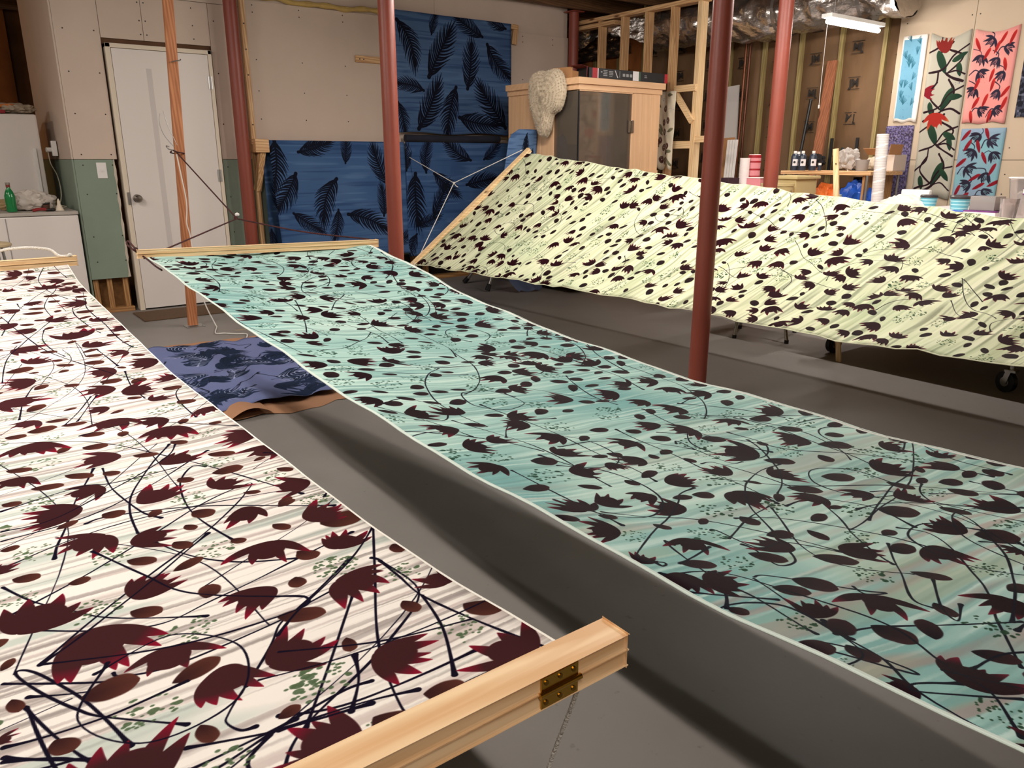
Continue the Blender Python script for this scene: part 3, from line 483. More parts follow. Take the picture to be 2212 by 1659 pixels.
KRAFT_LIT = mat('kraft_facing_orange_lit', (160, 96, 46), .8, var=.15, vs=5, bump=.5, bs=9)  # same kraft with the orange lamplight painted into its colour
INK = mat('black_ink', (32, 26, 22), .8)
SCREW = mat('screw_heads', (44, 38, 34), .5)
WHITE = mat('white_paint', (226, 218, 212), .45, var=.01, vs=3)
WHITE2 = mat('white_plastic', (232, 228, 224), .4)
FOIL = mat('foil_wrap', (200, 194, 188), .26, metal=.95, bump=1.0, bs=22, vscale=(1, .5, 1))
BLACK = mat('black_plastic', (20, 20, 22), .45)
METAL = mat('zinc_metal', (170, 168, 165), .35, metal=.9)
CHROME = mat('chrome', (190, 188, 184), .18, metal=1)
CARD = mat('cardboard', (176, 128, 84), .85, var=.05, vs=8)
KP = mat('brown_paper', (170, 124, 92), .85, var=.05, vs=3)
# floor
def concrete():
    m = bpy.data.materials.new('painted_concrete'); m.use_nodes = True; N = m.node_tree.nodes; L = m.node_tree.links
    p = N['Principled BSDF']; tc = N.new('ShaderNodeTexCoord')
    n = N.new('ShaderNodeTexNoise'); n.inputs['Scale'].default_value = 1.3; n.inputs['Detail'].default_value = 8; L.new(tc.outputs['Object'], n.inputs['Vector'])
    r = N.new('ShaderNodeValToRGB'); r.color_ramp.elements[0].position = .35; r.color_ramp.elements[1].position = .7
    r.color_ramp.elements[0].color = (*srgb((128, 122, 117)), 1); r.color_ramp.elements[1].color = (*srgb((142, 136, 131)), 1)
    L.new(n.outputs['Fac'], r.inputs[0])
    n2 = N.new('ShaderNodeTexNoise'); n2.inputs['Scale'].default_value = 38; n2.inputs['Detail'].default_value = 3; L.new(tc.outputs['Object'], n2.inputs['Vector'])
    r2 = N.new('ShaderNodeValToRGB'); r2.color_ramp.elements[0].position = .22; r2.color_ramp.elements[1].position = .3
    r2.color_ramp.elements[0].color = (.55, .55, .55, 1); r2.color_ramp.elements[1].color = (1, 1, 1, 1); L.new(n2.outputs['Fac'], r2.inputs[0])
    mx = N.new('ShaderNodeMix'); mx.data_type = 'RGBA'; mx.blend_type = 'MULTIPLY'; mx.inputs[0].default_value = .5
    L.new(r.outputs[0], mx.inputs[6]); L.new(r2.outputs[0], mx.inputs[7]); L.new(mx.outputs[2], p.inputs['Base Color'])
    p.inputs['Roughness'].default_value = .55; p.inputs['Specular IOR Level'].default_value = .35
    b = N.new('ShaderNodeBump'); b.inputs['Strength'].default_value = .12; b.inputs['Distance'].default_value = .004
    L.new(n2.outputs['Fac'], b.inputs['Height']); L.new(b.outputs[0], p.inputs['Normal']); return m
put('floor', box(B(), -4, 8.2, -3.2, 11, -.12, 0), concrete(), kind='structure')
# ceiling: boards with joists hanging under them
ce = struct('ceiling', (0, 0, 2.92))
put('subfloor', box(B(), -4, 8.2, -3.2, 11, 2.92, 3.0), DARKW, ce)
for i, y in enumerate(np.arange(-3.0, 11, .61)):
    put('joist', box(B(), -4, 8.2, y-.02, y+.02, 2.745, 2.92), DARKW, ce)
YA = 6.97
def screws(parent, P, n=(0, -1, 0), r=.0055):
    bm = B(); n = Vector(n)
    for p in P: cyl(bm, Vector(p)-n*.002, Vector(p)+n*.0012, r, n=8)
    put('drywall_screws', bm, SCREW, parent, kind='stuff')
# back wall
wb = struct('wall_back', (3.5, YA, 0))
def panel(x0, x1, z0, z1, m, y=YA, t=.0127): put('drywall_panel', box(B(), x0+.0015, x1-.0015, y, y+t, z0+.0015, z1-.0015, .002), m, wb)
panel(1.0, 1.31, 1.213, 2.43, DRY); panel(1.31, 1.62, 2.105, 2.43, DRY); panel(1.62, 2.13, 2.105, 2.43, DRY)
panel(2.13, 2.42, 1.213, 2.43, DRY)
panel(2.42, 3.84, 1.213, 2.49, DRY); panel(3.84, 5.07, 1.213, 2.49, DRY); panel(5.07, 6.0, 1.213, 2.49, DRY)
panel(1.0, 1.287, .28, 1.213, GREEN); panel(2.13, 3.4, .28, 1.213, GREEN); panel(3.4, 4.6, .28, 1.213, GREEN); panel(4.6, 6.0, .28, 1.213, GREEN)
panel(1.0, 2.42, 2.43, 2.92, DRY); panel(2.42, 4.3, 2.49, 2.92, DRY, YA+.02); panel(4.3, 6.0, 2.49, 2.92, DRY, YA+.02)
for x in (1.03, 1.13, 1.25, 2.15, 2.5, 2.91, 3.32, 3.73, 4.0, 4.14, 4.55, 4.75, 4.96, 5.37, 5.78, 5.97):
    put('stud', box(B(), x-.019, x+.019, YA+.0345, YA+.103, .038, 2.92), STUDM['z'], wb)
put('bottom_plate', box(B(), 1.0, 1.29, YA+.0, YA+.103, 0, .038, .002), STUDM['x'], wb)
put('bottom_plate', box(B(), 2.13, 6.0, YA+.0, YA+.103, 0, .038, .002), STUDM['x'], wb)
put('sheathing', box(B(), 1.0, 1.29, YA+.104, YA+.116, 0, 2.92), mat('osb', (128, 92, 54), .9, var=.2, vs=30), wb)
put('sheathing', box(B(), 2.13, 6.0, YA+.104, YA+.116, 0, 2.92), mat('dark_board', (42, 36, 34), .9), wb)
put('header', box(B(), 1.31, 2.13, YA+.02, YA+.10, 2.062, 2.92), mat('old_header', (92, 62, 40), .85, var=.15, vs=12), wb)
screws(wb, [(x, YA, z) for x in (1.06, 1.27) for z in (.42, .62, .95, 1.17, 1.25, 1.55, 1.85, 2.15)] + [(x, YA, z) for x in (1.60, 1.645, 2.0) for z in (2.15, 2.25, 2.38)]
       + [(x, YA, z) for x in (2.5, 2.91, 3.32, 3.73, 4.14, 4.55, 5.04, 5.1, 5.37, 5.78) for z in (1.25, 1.55, 1.78, 2.03, 2.40, 2.455)] + [(2.17, YA, z) for z in (.6, .9, 1.15, 1.5, 1.9, 2.3)])
bm = B(); sheet(bm, lambda u, v: (1.275+.014*v+.004*wob(u*9, v, 2), YA-.0015, .285+.93*u), 24, 3); put('plaster_smear', bm, PLASTER, wb)
# spray foam bead along the top seam
tube_pts = [(2.55+i*.16, YA-.012+.006*wob(i, 1), 2.515+.012*wob(i*.7, 3)-.0*i) for i in range(9)]
put('foam_bead', tube(B(), tube_pts, lambda t: .018+.008*math.sin(t*23)**2, 8), mat('spray_foam', (190, 160, 96), .8, var=.15, vs=14), wb, smooth=True)
# side wall going back beside the refrigerator
wl = struct('wall_side', (1.0, 7.7, 0))
put('drywall_panel', box(B(), .9873, 1.0, YA+.002, 8.65, 1.215, 2.92, .001), DRY, wl)
put('drywall_panel', box(B(), .9873, 1.0, YA+.002, 8.65, 0.02, 1.212, .001), GREEN, wl)
# far walls
wf = struct('wall_far', (2, 10.6, 0))
put('sheathing', box(B(), -4, 8.2, 10.7, 10.8, 0, 2.92), mat('dark_ply', (96, 62, 34), .9, var=.2, vs=6), wf)
def batt(parent, x0, x1, y0, y1, z0, z1, axis, m, puff=.03, seed=0, toward=-1):
    bm = B()
    if axis == 'x':   # hangs in a wall of constant x
        f = lambda u, v: (x0+toward*puff*(math.sin(math.pi*u)**.5*(.65+.35*wob(u*2, v*6, seed))*min(1, v*14, (1-v)*14)), y0+(y1-y0)*u, z0+(z1-z0)*v)
    else:
        f = lambda u, v: (x0+(x1-x0)*u, y0+toward*puff*(math.sin(math.pi*u)**.5*(.65+.35*wob(u*2, v*6, seed))), z0+(z1-z0)*v)
    sheet(bm, f, 8, 26); return put('insulation_batt', bm, m, parent, smooth=True, angle=180)
for i in range(10):
    x = -3+.41*i*1.0
    put('stud', box(B(), x-.02, x+.02, 10.6, 10.69, 0, 2.92), STUDM['z'], wf)
    batt(wf, x+.03, x+.38, 10.66, 0, .1, 2.9, 'y', KRAFT_LIT, .03, i)
# right wall: open studs with paper-faced batts, then drywall nearer the eye
XW = 6.9
wr = struct('wall_right', (XW, 4, 0))
ys = [3.83-.41+.41*i for i in range(18)]
ink_txt = []
def letters(txt, size):
    c = bpy.data.curves.new('print_mark', 'FONT'); c.body = txt; c.size = size; c.align_x = 'CENTER'; c.align_y = 'CENTER'; c.offset = .004
    o = bpy.data.objects.new('print_mark', c); col.objects.link(o)
    dg = bpy.context.evaluated_depsgraph_get(); me = bpy.data.meshes.new_from_object(o.evaluated_get(dg)); bpy.data.objects.remove(o); return me
def text_obj(txt, size, M, m, parent, name='lettering'):
    me = letters(txt, size); me.name = name; me.materials.clear(); me.materials.append(m)
    o = bpy.data.objects.new(name, me); col.objects.link(o); me.transform(Matrix.Translation(-WL[parent.name]) @ M); o.parent = parent; return o
def RX(loc, rot=0, face='-x', flip=False):
    """text plane facing -x, -y or +z"""
    base = {'-x': Matrix(((0, 0, -1), (-1, 0, 0), (0, 1, 0))), '-y': Matrix(((1, 0, 0), (0, 0, -1), (0, 1, 0)))}[face].to_4x4()
    return Matrix.Translation(loc) @ base @ Matrix.Rotation(rot, 4, 'Z') @ (Matrix.Scale(-1, 4, (1, 0, 0)) if flip else Matrix.Identity(4))
JM = letters('JM', .085); JM.materials.clear(); JM.materials.append(INK)
for i, y in enumerate(ys):
    put('stud', box(B(), XW-.002, XW+.087, y-.019, y+.019, .04, 2.92), TREAT, wr)
    top = 2.85
    kd = KRAFT if y < 6.4 else KRAFT_LIT
    batt(wr, XW+.03, 0, y+.02, y+.39, .05, top, 'x', kd, .045+.01*math.sin(i*2.1), i)
    if y > 3.3:
        for k, z in enumerate((1.2, 1.52, 1.82, 2.12, 2.4)):
            zz = z+.05*math.sin(i*1.7)
            flip = (k+i) % 2 == 0
            o = bpy.data.objects.new('print_mark', JM); col.objects.link(o); o.parent = wr
            o.matrix_local = Matrix.Translation(-WL[wr.name]) @ RX((XW-.024, y+.23, zz), math.radians((-2 if flip else 3)), '-x', flip)
            bm = B(); q = .058
            for (a, b_, c, d) in ((-q, q, -.052, -.047), (-q, q, .047, .052)):
                box(bm, XW-.0245, XW-.0235, y+.23+a, y+.23+b_, zz+c, zz+d)
            put('print_rule', bm, INK, wr)
put('bottom_plate', box(B(), XW-.002, XW+.087, 3.4, 10.6, 0, .038), TREATY, wr)
put('sheathing', box(B(), XW+.09, XW+.11, -3.2, 10.7, 0, 2.92), mat('dark_board', (42, 36, 34), .9), wr)
for y0, y1 in ((3.08, 3.68), (1.86, 3.08), (.64, 1.86), (-.58, .64), (-3.2, -.58)):
    for z0, z1 in ((.01, 1.21), (1.21, 2.92)):
        put('drywall_panel', box(B(), 6.84, 6.853, y0+.0015, y1-.0015, z0, z1-.003, .002), DRY2, wr)
screws(wr, [(6.84, y, z) for y in (3.05, 3.11, 3.62, 2.68, 2.27) for z in (.95, 1.1, 1.3, 1.6, 1.9, 2.3, 2.5)], (-1, 0, 0))
# walls behind the eye
wn = struct('wall_near', (2, -3.2, 0)); put('drywall_panel', box(B(), -4, 8, -3.25, -3.2, 0, 2.92), DRY2, wn)
wx = struct('wall_left', (-4, 4, 0)); put('drywall_panel', box(B(), -4.05, -4, -3.2, 10.7, 0, 2.92), DRY2, wx)
# stud partition near the sauna
pt = struct('wall_partition', (6.12, 6, 0))
pys = [(5.22, .025), (5.56, .02), (5.90, .02), (6.24, .02), (6.58, .02)]
for y, h in pys: put('stud', box(B(), 6.10, 6.19, y-h, y+h, .04, 2.62), PINEL['z'] if y < 5.3 else PINE['z'], pt)
put('top_plate', box(B(), 6.09, 6.19, 5.16, 6.95, 2.62, 2.66), PINE['y'], pt); put('top_plate', box(B(), 6.09, 6.19, 6.35, 6.95, 2.565, 2.605), PINE['y'], pt)
put('bottom_plate', box(B(), 6.10, 6.19, 5.16, 6.95, 0, .038), PINE['y'], pt)
b_ = B(); beam(b_, (6.09, 5.20, 1.87), (6.09, 5.46, 1.87), .04, .06); put('cross_arm', b_, PINEL['y'], pt)
b_ = B(); beam(b_, (6.088, 5.45, 1.83), (6.088, 5.22, 1.56), .038, .05); put('diagonal_brace', b_, PINEL['y'], pt)
b_ = B(); beam(b_, (6.12, 5.24, 1.35), (6.12, 5.58, 1.35), .03, .07); beam(b_, (6.12, 4.98, 1.40), (6.12, 5.2, 1.40), .03, .06); put('cross_arm', b_, PINEL['y'], pt)
# door
dr = struct('door_1', (1.32, YA, 0))
put('door_leaf', box(B(), 1.365, 2.085, YA-.028, YA+.012, .012, 2.035, .003), WHITE, dr)
FR = mat('door_frame_paint', (222, 208, 188), .5)
put('door_frame', box(box(box(B(), 1.325, 1.362, YA-.03, YA+.08, 0, 2.07, .003), 2.088, 2.118, YA-.03, YA+.08, 0, 2.07, .003), 1.325, 2.118, YA-.03, YA+.08, 2.038, 2.07, .003), FR, dr)
kb = B(); prof = [(.001, .0), (.02, .002), (.029, .012), (.031, .022), (.026, .034), (.012, .040), (.011, .058), (.032, .062), (.033, .066)]
for (r0, h0), (r1, h1) in zip(prof, prof[1:]): cyl(kb, (1.412, YA-.028-.066+h0, .91), (1.412, YA-.028-.066+h1, .91), r0, r1, 22, False)
put('door_knob', kb, mat('satin_nickel', (150, 142, 134), .28, metal=1), dr, smooth=True)
for z in (.3, 1.08, 1.82):
    put('hinge', cyl(box(B(), 2.070, 2.104, YA-.033, YA-.030, z-.05, z+.05), (2.088, YA-.036, z-.05), (2.088, YA-.036, z+.05), .006, n=10), METAL, dr)
put('strike_plate', box(B(), 1.34, 1.36, YA-.033, YA-.0302, .86, .96), METAL, dr)
put('grey_strip', box(B(), 1.60, 1.64, YA-.0286, YA-.0282, .3, 1.9), mat('greyer_paint', (208, 199, 195), .5), dr)  # slightly greyer upright strip on the door leaf
# columns and posts
def column(x, y, r, label, z0=0, zt=2.85, group=None):
    t = thing('steel_column', label, 'column', (x, y, 0), group)
    put('shaft', cyl(B(), (x, y, .012), (x, y, zt-.012), r, n=40), REDST, t, smooth=True)
    put('base_plate', box(B(), x-r*1.5, x+r*1.5, y-r*1.5, y+r*1.5, 0, .012, .002), REDST, t)
    put('top_plate', box(B(), x-r*1.5, x+r*1.5, y-r*1.5, y+r*1.5, zt-.012, zt-.001, .002), REDST, t)
    for s in (-1, 1): put('bolt', cyl(B(), (x+s*r*1.3, y-r*1.3, .012), (x+s*r*1.3, y-r*1.3, .022), .008, n=6), METAL, t)
    return t
column(2.98, 2.42, .045, 'thick red-brown steel column standing between the teal and pale green cloths', zt=2.745)
column(2.56, 4.74, .052, 'red-brown steel column in front of the blue leaf-printed cloths', zt=2.745)
column(2.27, 6.83, .054, 'red-brown steel column beside the white door', zt=2.745)
column(5.12, 3.60, .052, 'red-brown steel column behind the pale green cloth near the yellow bins', zt=2.745)
column(6.0, 6.88, .054, 'dark red steel column at the drywall end behind the sauna cabin', zt=2.745)
wp = thing('wooden_post', 'slim reddish wooden post standing in front of the white door', 'post', (1.50, 6.02, 0))
POST = wood('post_wood', (196, 132, 88), (160, 98, 60), 'z')
b_ = B(); beam(b_, (1.495, 6.02, .012), (1.60, 6.02, 2.745), .066, .038, (0, 1, 0), .002); put('post_shaft', b_, POST, wp)
put('base_plate', box(B(), 1.44, 1.57, 5.96, 6.08, 0, .006), METAL, wp)
for dx in (-.045, .055): put('screw', cyl(B(), (1.50+dx, 5.985, .006), (1.50+dx, 5.985, .012), .006, n=6), METAL, wp)
b_ = B(); tube(b_, [(1.553, 5.995, 1.86), (1.57, 5.96, 1.865), (1.60, 5.955, 1.87), (1.61, 5.975, 1.88)], .004, 8); put('screw_hook', b_, METAL, wp, smooth=True)
b_ = B(); tube(b_, [(1.51, 5.99, 1.275), (1.47, 5.97, 1.28), (1.452, 5.965, 1.29), (1.45, 5.98, 1.305), (1.47, 5.985, 1.30)], .004, 8); put('screw_hook', b_, METAL, wp, smooth=True)
# wall rails that carry the blue cloths
ra = thing('wall_rail', 'pale timber rail with an angled bracket carrying the lower blue cloths', 'rail', (3, 6.87, 1.3))
put('rail', box(B(), 2.34, 5.15, 6.80, 6.86, 1.335, 1.372, .003), PINE['x'], ra)
put('end_block', box(B(), 2.35, 2.47, 6.75, 6.96, 1.27, 1.38, .006), PINE['x'], ra)
b_ = B(); beam(b_, (2.40, 6.94, .95), (2.42, 6.80, 1.29), .05, .05); put('bracket', b_, PINE['z'], ra)
st = thing('wall_batten', 'upright timber batten fixed to the drywall beside the door column', 'batten', (2.40, 6.93, 0))
put('batten', box(B(), 2.385, 2.425, 6.93, 6.968, .28, 2.69, .002), PINE['z'], st)
for z in (1.5, 1.9, 2.1, 2.3, 2.5): put('screw', cyl(B(), (2.405, 6.93, z), (2.405, 6.925, z), .006, n=8), SCREW, st)
r2 = thing('wall_rail', 'timber rail holding the topmost blue cloth', 'rail', (4.5, 6.9, 2.53))
put('rail', box(B(), 3.86, 5.25, 6.90, 6.965, 2.50, 2.545, .003), PINE['x'], r2)
b_ = B(); beam(b_, (5.22, 6.93, 2.36), (5.25, 6.93, 2.55), .06, .02, (0, 1, 0)); put('bracket', b_, PINE['z'], r2)
sp = thing('wooden_strip', 'short pine offcut screwed flat on the drywall', 'strip', (3.6, 6.94, 2.1))
put('strip', box(B(), 3.42, 3.84, 6.95, 6.969, 2.072, 2.13, .002), PINE['x'], sp)
for x in (3.46, 3.50, 3.7): put('screw', cyl(B(), (x, 6.95, 2.10), (x, 6.946, 2.10), .006, n=8), SCREW, sp)
# lamps
LEDM = bpy.data.materials.new('led_tube'); LEDM.use_nodes = True
LEDM.node_tree.nodes['Principled BSDF'].inputs['Emission Color'].default_value = (1, .93, .86, 1)
LEDM.node_tree.nodes['Principled BSDF'].inputs['Emission Strength'].default_value = 30
HOUS = mat('white_enamel', (235, 235, 230), .4)
def shop_light(x, y, z, ax, ln, watts, c, label, tubes=True, skirt=True):
    t = thing('shop_light', label, 'lamp', (x, y, z))
    def bx(a0, a1, b0, b1, z0, z1): return (a0, a1, b0, b1, z0, z1) if ax == 'x' else (b0, b1, a0, a1, z0, z1)
    X, Y = (x, y) if ax == 'x' else (y, x)
    put('housing', box(B(), *bx(X-ln/2, X+ln/2, Y-.045, Y+.045, z+.03, z+.06), .004), HOUS, t)
    for s in (-1, 1):
        p0 = Vector((x, y, z+.03)); dv = Vector((0, 1, 0)) if ax == 'x' else Vector((1, 0, 0))
    b_ = B()
    if ax == 'x': cyl(b_, (x-ln/2+.02, y, z+.005), (x+ln/2-.02, y, z+.003), .018, n=16)
    else: cyl(b_, (x, y-ln/2+.02, z+.005), (x, y+ln/2-.02, z+.003), .018, n=16)
    put('led_tube', b_, LEDM, t, smooth=True)
    for s in (-1, 1):
        e = (x+s*(ln/2-.1), y) if ax == 'x' else (x, y+s*(ln/2-.1))
        put('hanging_chain', cyl(B(), (e[0], e[1], z+.06), (e[0], e[1], 2.30 if (ax == 'x' and s > 0) else 2.745), .003, n=6), METAL, t)
    for tilt, part in ((0, .50), (62, .36), (-62, .36)):      # the round tube shines down and to both sides, the housing stops it above
        ld = bpy.data.lights.new('led_light', 'AREA'); ld.shape = 'RECTANGLE'; ld.size = ln*.95; ld.size_y = .03; ld.energy = watts*part; ld.color = c
        lo = bpy.data.objects.new('led_light', ld); col.objects.link(lo); lo.parent = t
        k = math.radians(tilt); off = Vector((0, -math.sin(k)*.024, -math.cos(k)*.024-.0)) if ax == 'x' else Vector((math.sin(k)*.024, 0, -math.cos(k)*.024))
        lo.location = off; dirv = Vector(off).normalized(); axv = Vector((1, 0, 0)) if ax == 'x' else Vector((0, 1, 0))
        zz = -dirv; yy = zz.cross(axv); lo.rotation_euler = Matrix((axv, yy, zz)).transposed().to_euler()
    return t
lab = ['white strip lamp hanging over the gap between the white and teal cloths', 'white strip lamp hanging over the teal cloth and the column',
       'white strip lamp hanging over the near clamp of the white cloth', 'white strip lamp hanging above the wheeled work table', 'added unseen strip lamp over the far half of the pale green cloth', 'added unseen strip lamp over the door mat side of the room', 'added unseen fill lamp near the chest freezer']
for q, l in zip(LAMPS, lab): shop_light(*q, l)
for k_, l_ in enumerate(lab): pass
tl = shop_light(6.17, 3.70, 2.225, 'x', .78, 15, (1, .93, .86), 'glowing strip lamp with a pull cord hanging under the foil duct')
put('pull_cord', tube(B(), [(5.80, 3.70, 2.21), (5.80, 3.70, 1.9), (5.803, 3.70, 1.62)], .0022, 6), WHITE2, tl)
put('cord_bead', cyl(B(), (5.803, 3.70, 1.60), (5.803, 3.70, 1.625), .006, n=10), WHITE2, tl)
# warm bulb in the far corner
bl = thing('ceiling_bulb', 'warm bare bulb glowing in the far insulated corner', 'lamp', (-1.7, 9.6, 2.55))
put('socket', cyl(B(), (-1.7, 9.6, 2.6), (-1.7, 9.6, 2.70), .03, n=16), WHITE2, bl)
b_ = B(); bmesh.ops.create_uvsphere(b_, u_segments=16, v_segments=10, radius=.035); bmesh.ops.translate(b_, verts=b_.verts, vec=(-1.7, 9.6, 2.56))
put('bulb', b_, mat('bulb_glow', (255, 190, 120), .4, emit=12), bl, smooth=True)
pl = bpy.data.lights.new('bulb_light', 'POINT'); pl.energy = 22; pl.color = (1, .55, .22); pl.shadow_soft_size = .05
po = bpy.data.objects.new('bulb_light', pl); col.objects.link(po); po.parent = bl; po.location = (0, 0, -.08)
# foil duct
du = thing('foil_duct', 'large silver foil-wrapped duct running below the ceiling', 'duct', (6.5, 4.4, 2.5))
def ductf(u, v):
    y = 3.47+v*2.6; a = 2*math.pi*u
    r = .19+.010*math.sin(v*75+wob(u*4, v*6)*3)+.010*wob(u*9, v*17, 3)+.006*abs(math.sin(v*190+u*9))-(.02 if abs(v-.42) < .02 else 0)
    return (6.52+r*1.15*math.cos(a)+.02*math.sin(v*5), y, 2.49+r*math.sin(a)+.02*wob(v*3, 0))
b_ = B(); sheet(b_, ductf, 40, 110); b_.faces.new([b_.verts.new(ductf(-i/40, 0)) for i in range(40)]); bmesh.ops.remove_doubles(b_, verts=b_.verts, dist=.0005); put('duct_wrap', b_, FOIL, du, smooth=True, angle=180)
for y in (3.75, 4.55, 5.3):
    b_ = B(); sheet(b_, lambda u, v: (6.52+.222*1.12*math.cos(2*math.pi*u), y+v*.03, 2.49+.212*math.sin(2*math.pi*u)), 30, 1); put('strap', b_, mat('duct_tape', (150, 146, 142), .3, metal=.8), du)
def flapf(u, v): return (6.3+.1*math.sin(u*9), 5.9+u*1.3, 2.66-.18*v-.06*math.sin(u*7)*v+.03*wob(u*6, v*5))
b_ = B(); sheet(b_, flapf, 30, 8); put('loose_foil', b_, FOIL, du, smooth=True, angle=180)
fp = thing('foil_insulation', 'shiny foil-faced insulation sheet seen between the partition studs', 'insulation', (6.75, 7.3, 2.4))
b_ = B(); sheet(b_, lambda u, v: (6.80+.02*wob(u*7, v*9, 4), 6.9+.85*u, 2.36+.34*v), 20, 14); put('foil_sheet', b_, FOIL, fp, smooth=True, angle=180)
# ------------------------------------------------------------------ the three stretched cloths
def cinterp(t, xs, ys):
    return float(np.interp(t, xs, ys))
def smooth_prof(xs, ys):
    X = np.linspace(xs[0], xs[-1], 161); Y = np.interp(X, xs, ys); k = np.hanning(19); k /= k.sum()
    Yp = np.r_[2*Y[0]-Y[9:0:-1], Y, 2*Y[-1]-Y[-2:-11:-1]]; return X, np.convolve(Yp, k, 'valid')
WZ = smooth_prof([.50, .56, .83, 1.1, 1.4, 1.8, 2.2, 2.7, 3.2, 3.7, 3.95], [.715, .708, .676, .664, .660, .652, .645, .668, .690, .715, .765])
TZL = smooth_prof([-.4, .25, .6, .9, 1.2, 1.6, 1.9, 2.3, 2.65, 3.0, 3.4, 4.12], [.66, .610, .585, .580, .578, .585, .598, .628, .650, .678, .710, .765])
TZR = smooth_prof([-.4, .63, .9, 1.2, 1.45, 1.7, 2.1, 2.4, 2.6, 2.9, 3.2, 3.5, 4.12], [.58, .508, .497, .496, .500, .502, .520, .536, .554, .584, .627, .683, .760])
GZB = smooth_prof([.2, 1.07, 1.8, 2.7, 3.5, 4.3, 4.9, 5.6], [.52, .48, .44, .445, .438, .417, .405, .383])
GZT = smooth_prof([.2, 1.58, 2.07, 2.6, 2.93, 3.68, 4.26, 4.9, 5.6], [.88, .929, .969, .997, 1.027, 1.088, 1.135, 1.2, 1.27])
def fW(u, y): return Vector((-.77+1.25*u, y, cinterp(y, *WZ)-.018*math.sin(math.pi*u)+.0016*wob(u*4, y*5)))
def scal(k, y, n, a): return a*abs(math.sin(y*n+k))
def fT(u, y):
    e = .012*(abs(math.sin(y*2.4+.4)))*(1 if u > .5 else 0)*max(0, (u-.94)/.06)
    return Vector((.84+1.17*u-e, y, (1-u)*cinterp(y, *TZL)+u*cinterp(y, *TZR)-.022*math.sin(math.pi*u)+.004*wob(u*5, y*4, 2)))
def fG(u, y):
    return Vector((3.18+1.17*u, y, (1-u)*cinterp(y, *GZB)+u*cinterp(y, *GZT)-.03*math.sin(math.pi*u)+.006*wob(u*4, y*5, 1)+.003*math.sin(u*9+y*31)))
def cloth(name, label, f, y0, y1, tex, nu, nv, m, vy0, H, hem, hm):
    ym = (y0+y1)/2; c = f(.5, ym)
    t = thing(name, label, 'cloth', tuple(c))
    bm = B(); uvl = None
    sheet(bm, lambda u, v: f(u, y0+(y1-y0)*v), nu, nv)
    uvl = bm.loops.layers.uv[0]
    for fc in bm.faces:
        for lp in fc.loops:
            yy = y0+(y1-y0)*lp[uvl].uv[1]; lp[uvl].uv = (lp[uvl].uv[0], (yy-vy0)/H)
    o = put('printed_cloth', bm, m, t, smooth=True, angle=180); solidify(o, .0008)
    for u in (0, 1):
        P = [f(u, y0+(y1-y0)*i/60)+Vector((0, 0, -.001)) for i in range(61)]
        b_ = B(); tube(b_, P, hem, 8, 1, False); put('rolled_hem', b_, hm, t, smooth=True)
    return t
MWH = cloth_mat('white_cloth_print', TW, .85, bump=.2, trans=.12, spec=.0)
MTE = cloth_mat('teal_cloth_print', TT, .58, bump=.6, bs=260, spec=.03, aniso=(6, 1, 1), trans=.08)
MGR = cloth_mat('green_cloth_print', TG, .55, bump=.5, bs=120, spec=.03, aniso=(1, 6, 1), trans=.15)
HW = mat('white_hem', (240, 236, 226), .8); HT = mat('pale_teal_hem', (214, 228, 218), .7); HG = mat('pale_green_hem', (214, 216, 184), .7)
cloth('printed_cloth_panel', 'white stretched cloth painted with dark red flowers, brown leaves and stems', fW, .53, 3.95, TW, 40, 110, MWH, .53, 3.42, .0022, HW)
cloth('printed_cloth_panel', 'teal stretched silk cloth painted with dark flowers and looping stems', fT, -.38, 4.12, TT, 40, 150, MTE, -.38, 4.5, .0022, HT)
cloth('printed_cloth_panel', 'pale green stretched cloth hanging on a slant, covered in small dark flowers', fG, .2, 5.6, TG, 44, 170, MGR, .2, 5.4, .0025, HG)
# clamps: two strips with the cloth between them
def clamp(label, p0, p1, m, wdt=.038, th=.0185, hinge=None, up_=(0, 0, 1), bolts=()):
    p0 = Vector(p0); p1 = Vector(p1); d, s, t = frame(p1-p0, up_)
    c = (p0+p1)/2; e = thing('clamp_bar', label, 'clamp', tuple(c))
    for sg in (-1, 1):
        b_ = B(); o_ = t*(sg*(th/2+.0006)); beam(b_, p0+o_, p1+o_, wdt, th, up_, .003); put('wooden_strip', b_, m, e)
    return e, d, s, t
PNX = wood('near_pine_x', (246, 214, 170), (222, 176, 126), 'x', .45, .8, False)
e, d, s, t = clamp('thick pine clamp bar with a brass hinge at the near end of the white cloth', (-.9, .515, .713), (.526, .515, .713), PNX, .034)
BR = mat('brass', (200, 160, 70), .22, metal=1); 
hg = B(); box(hg, .408, .456, .4955, .4978, .695, .711); box(hg, .408, .456, .4955, .4978, .7135, .730); hgo = put('brass_hinge', hg, BR, e)
hp = B(); cyl(hp, (.405, .4945, .7125), (.459, .4945, .7125), .0032, n=14); hpo = put('hinge_pin', hp, BR, hgo, smooth=True); 
for x in (.414, .432, .450):
    for z in (.701, .724): put('screw', cyl(B(), (x, .4957, z), (x, .4945, z), .0028, n=10), mat('brass_screw', (150, 116, 50), .3, metal=1), hgo)
clamp('pine clamp bar under a white rope at the far end of the white cloth', (-.9, 3.95, .775), (.525, 4.01, .775), PINEL['x'], .04, .02)
clamp('long pine clamp bar at the far end of the teal cloth tied with dark rope', (.80, 4.10, .775), (2.055, 4.03, .755), PINEL['x'], .04, .019)
clamp('pine clamp bar at the near end of the teal cloth', (.78, -.38, .66), (2.08, -.38, .585), PINEL['x'], .04, .019)
gb0 = fG(0, 5.6); gt0 = fG(1, 5.6); dd = (gt0-gb0).normalized()
clamp('pine clamp bar tilted steeply at the far end of the pale green cloth', gb0-dd*.045, gt0+dd*.05, PINEL['x'], .04, .019)
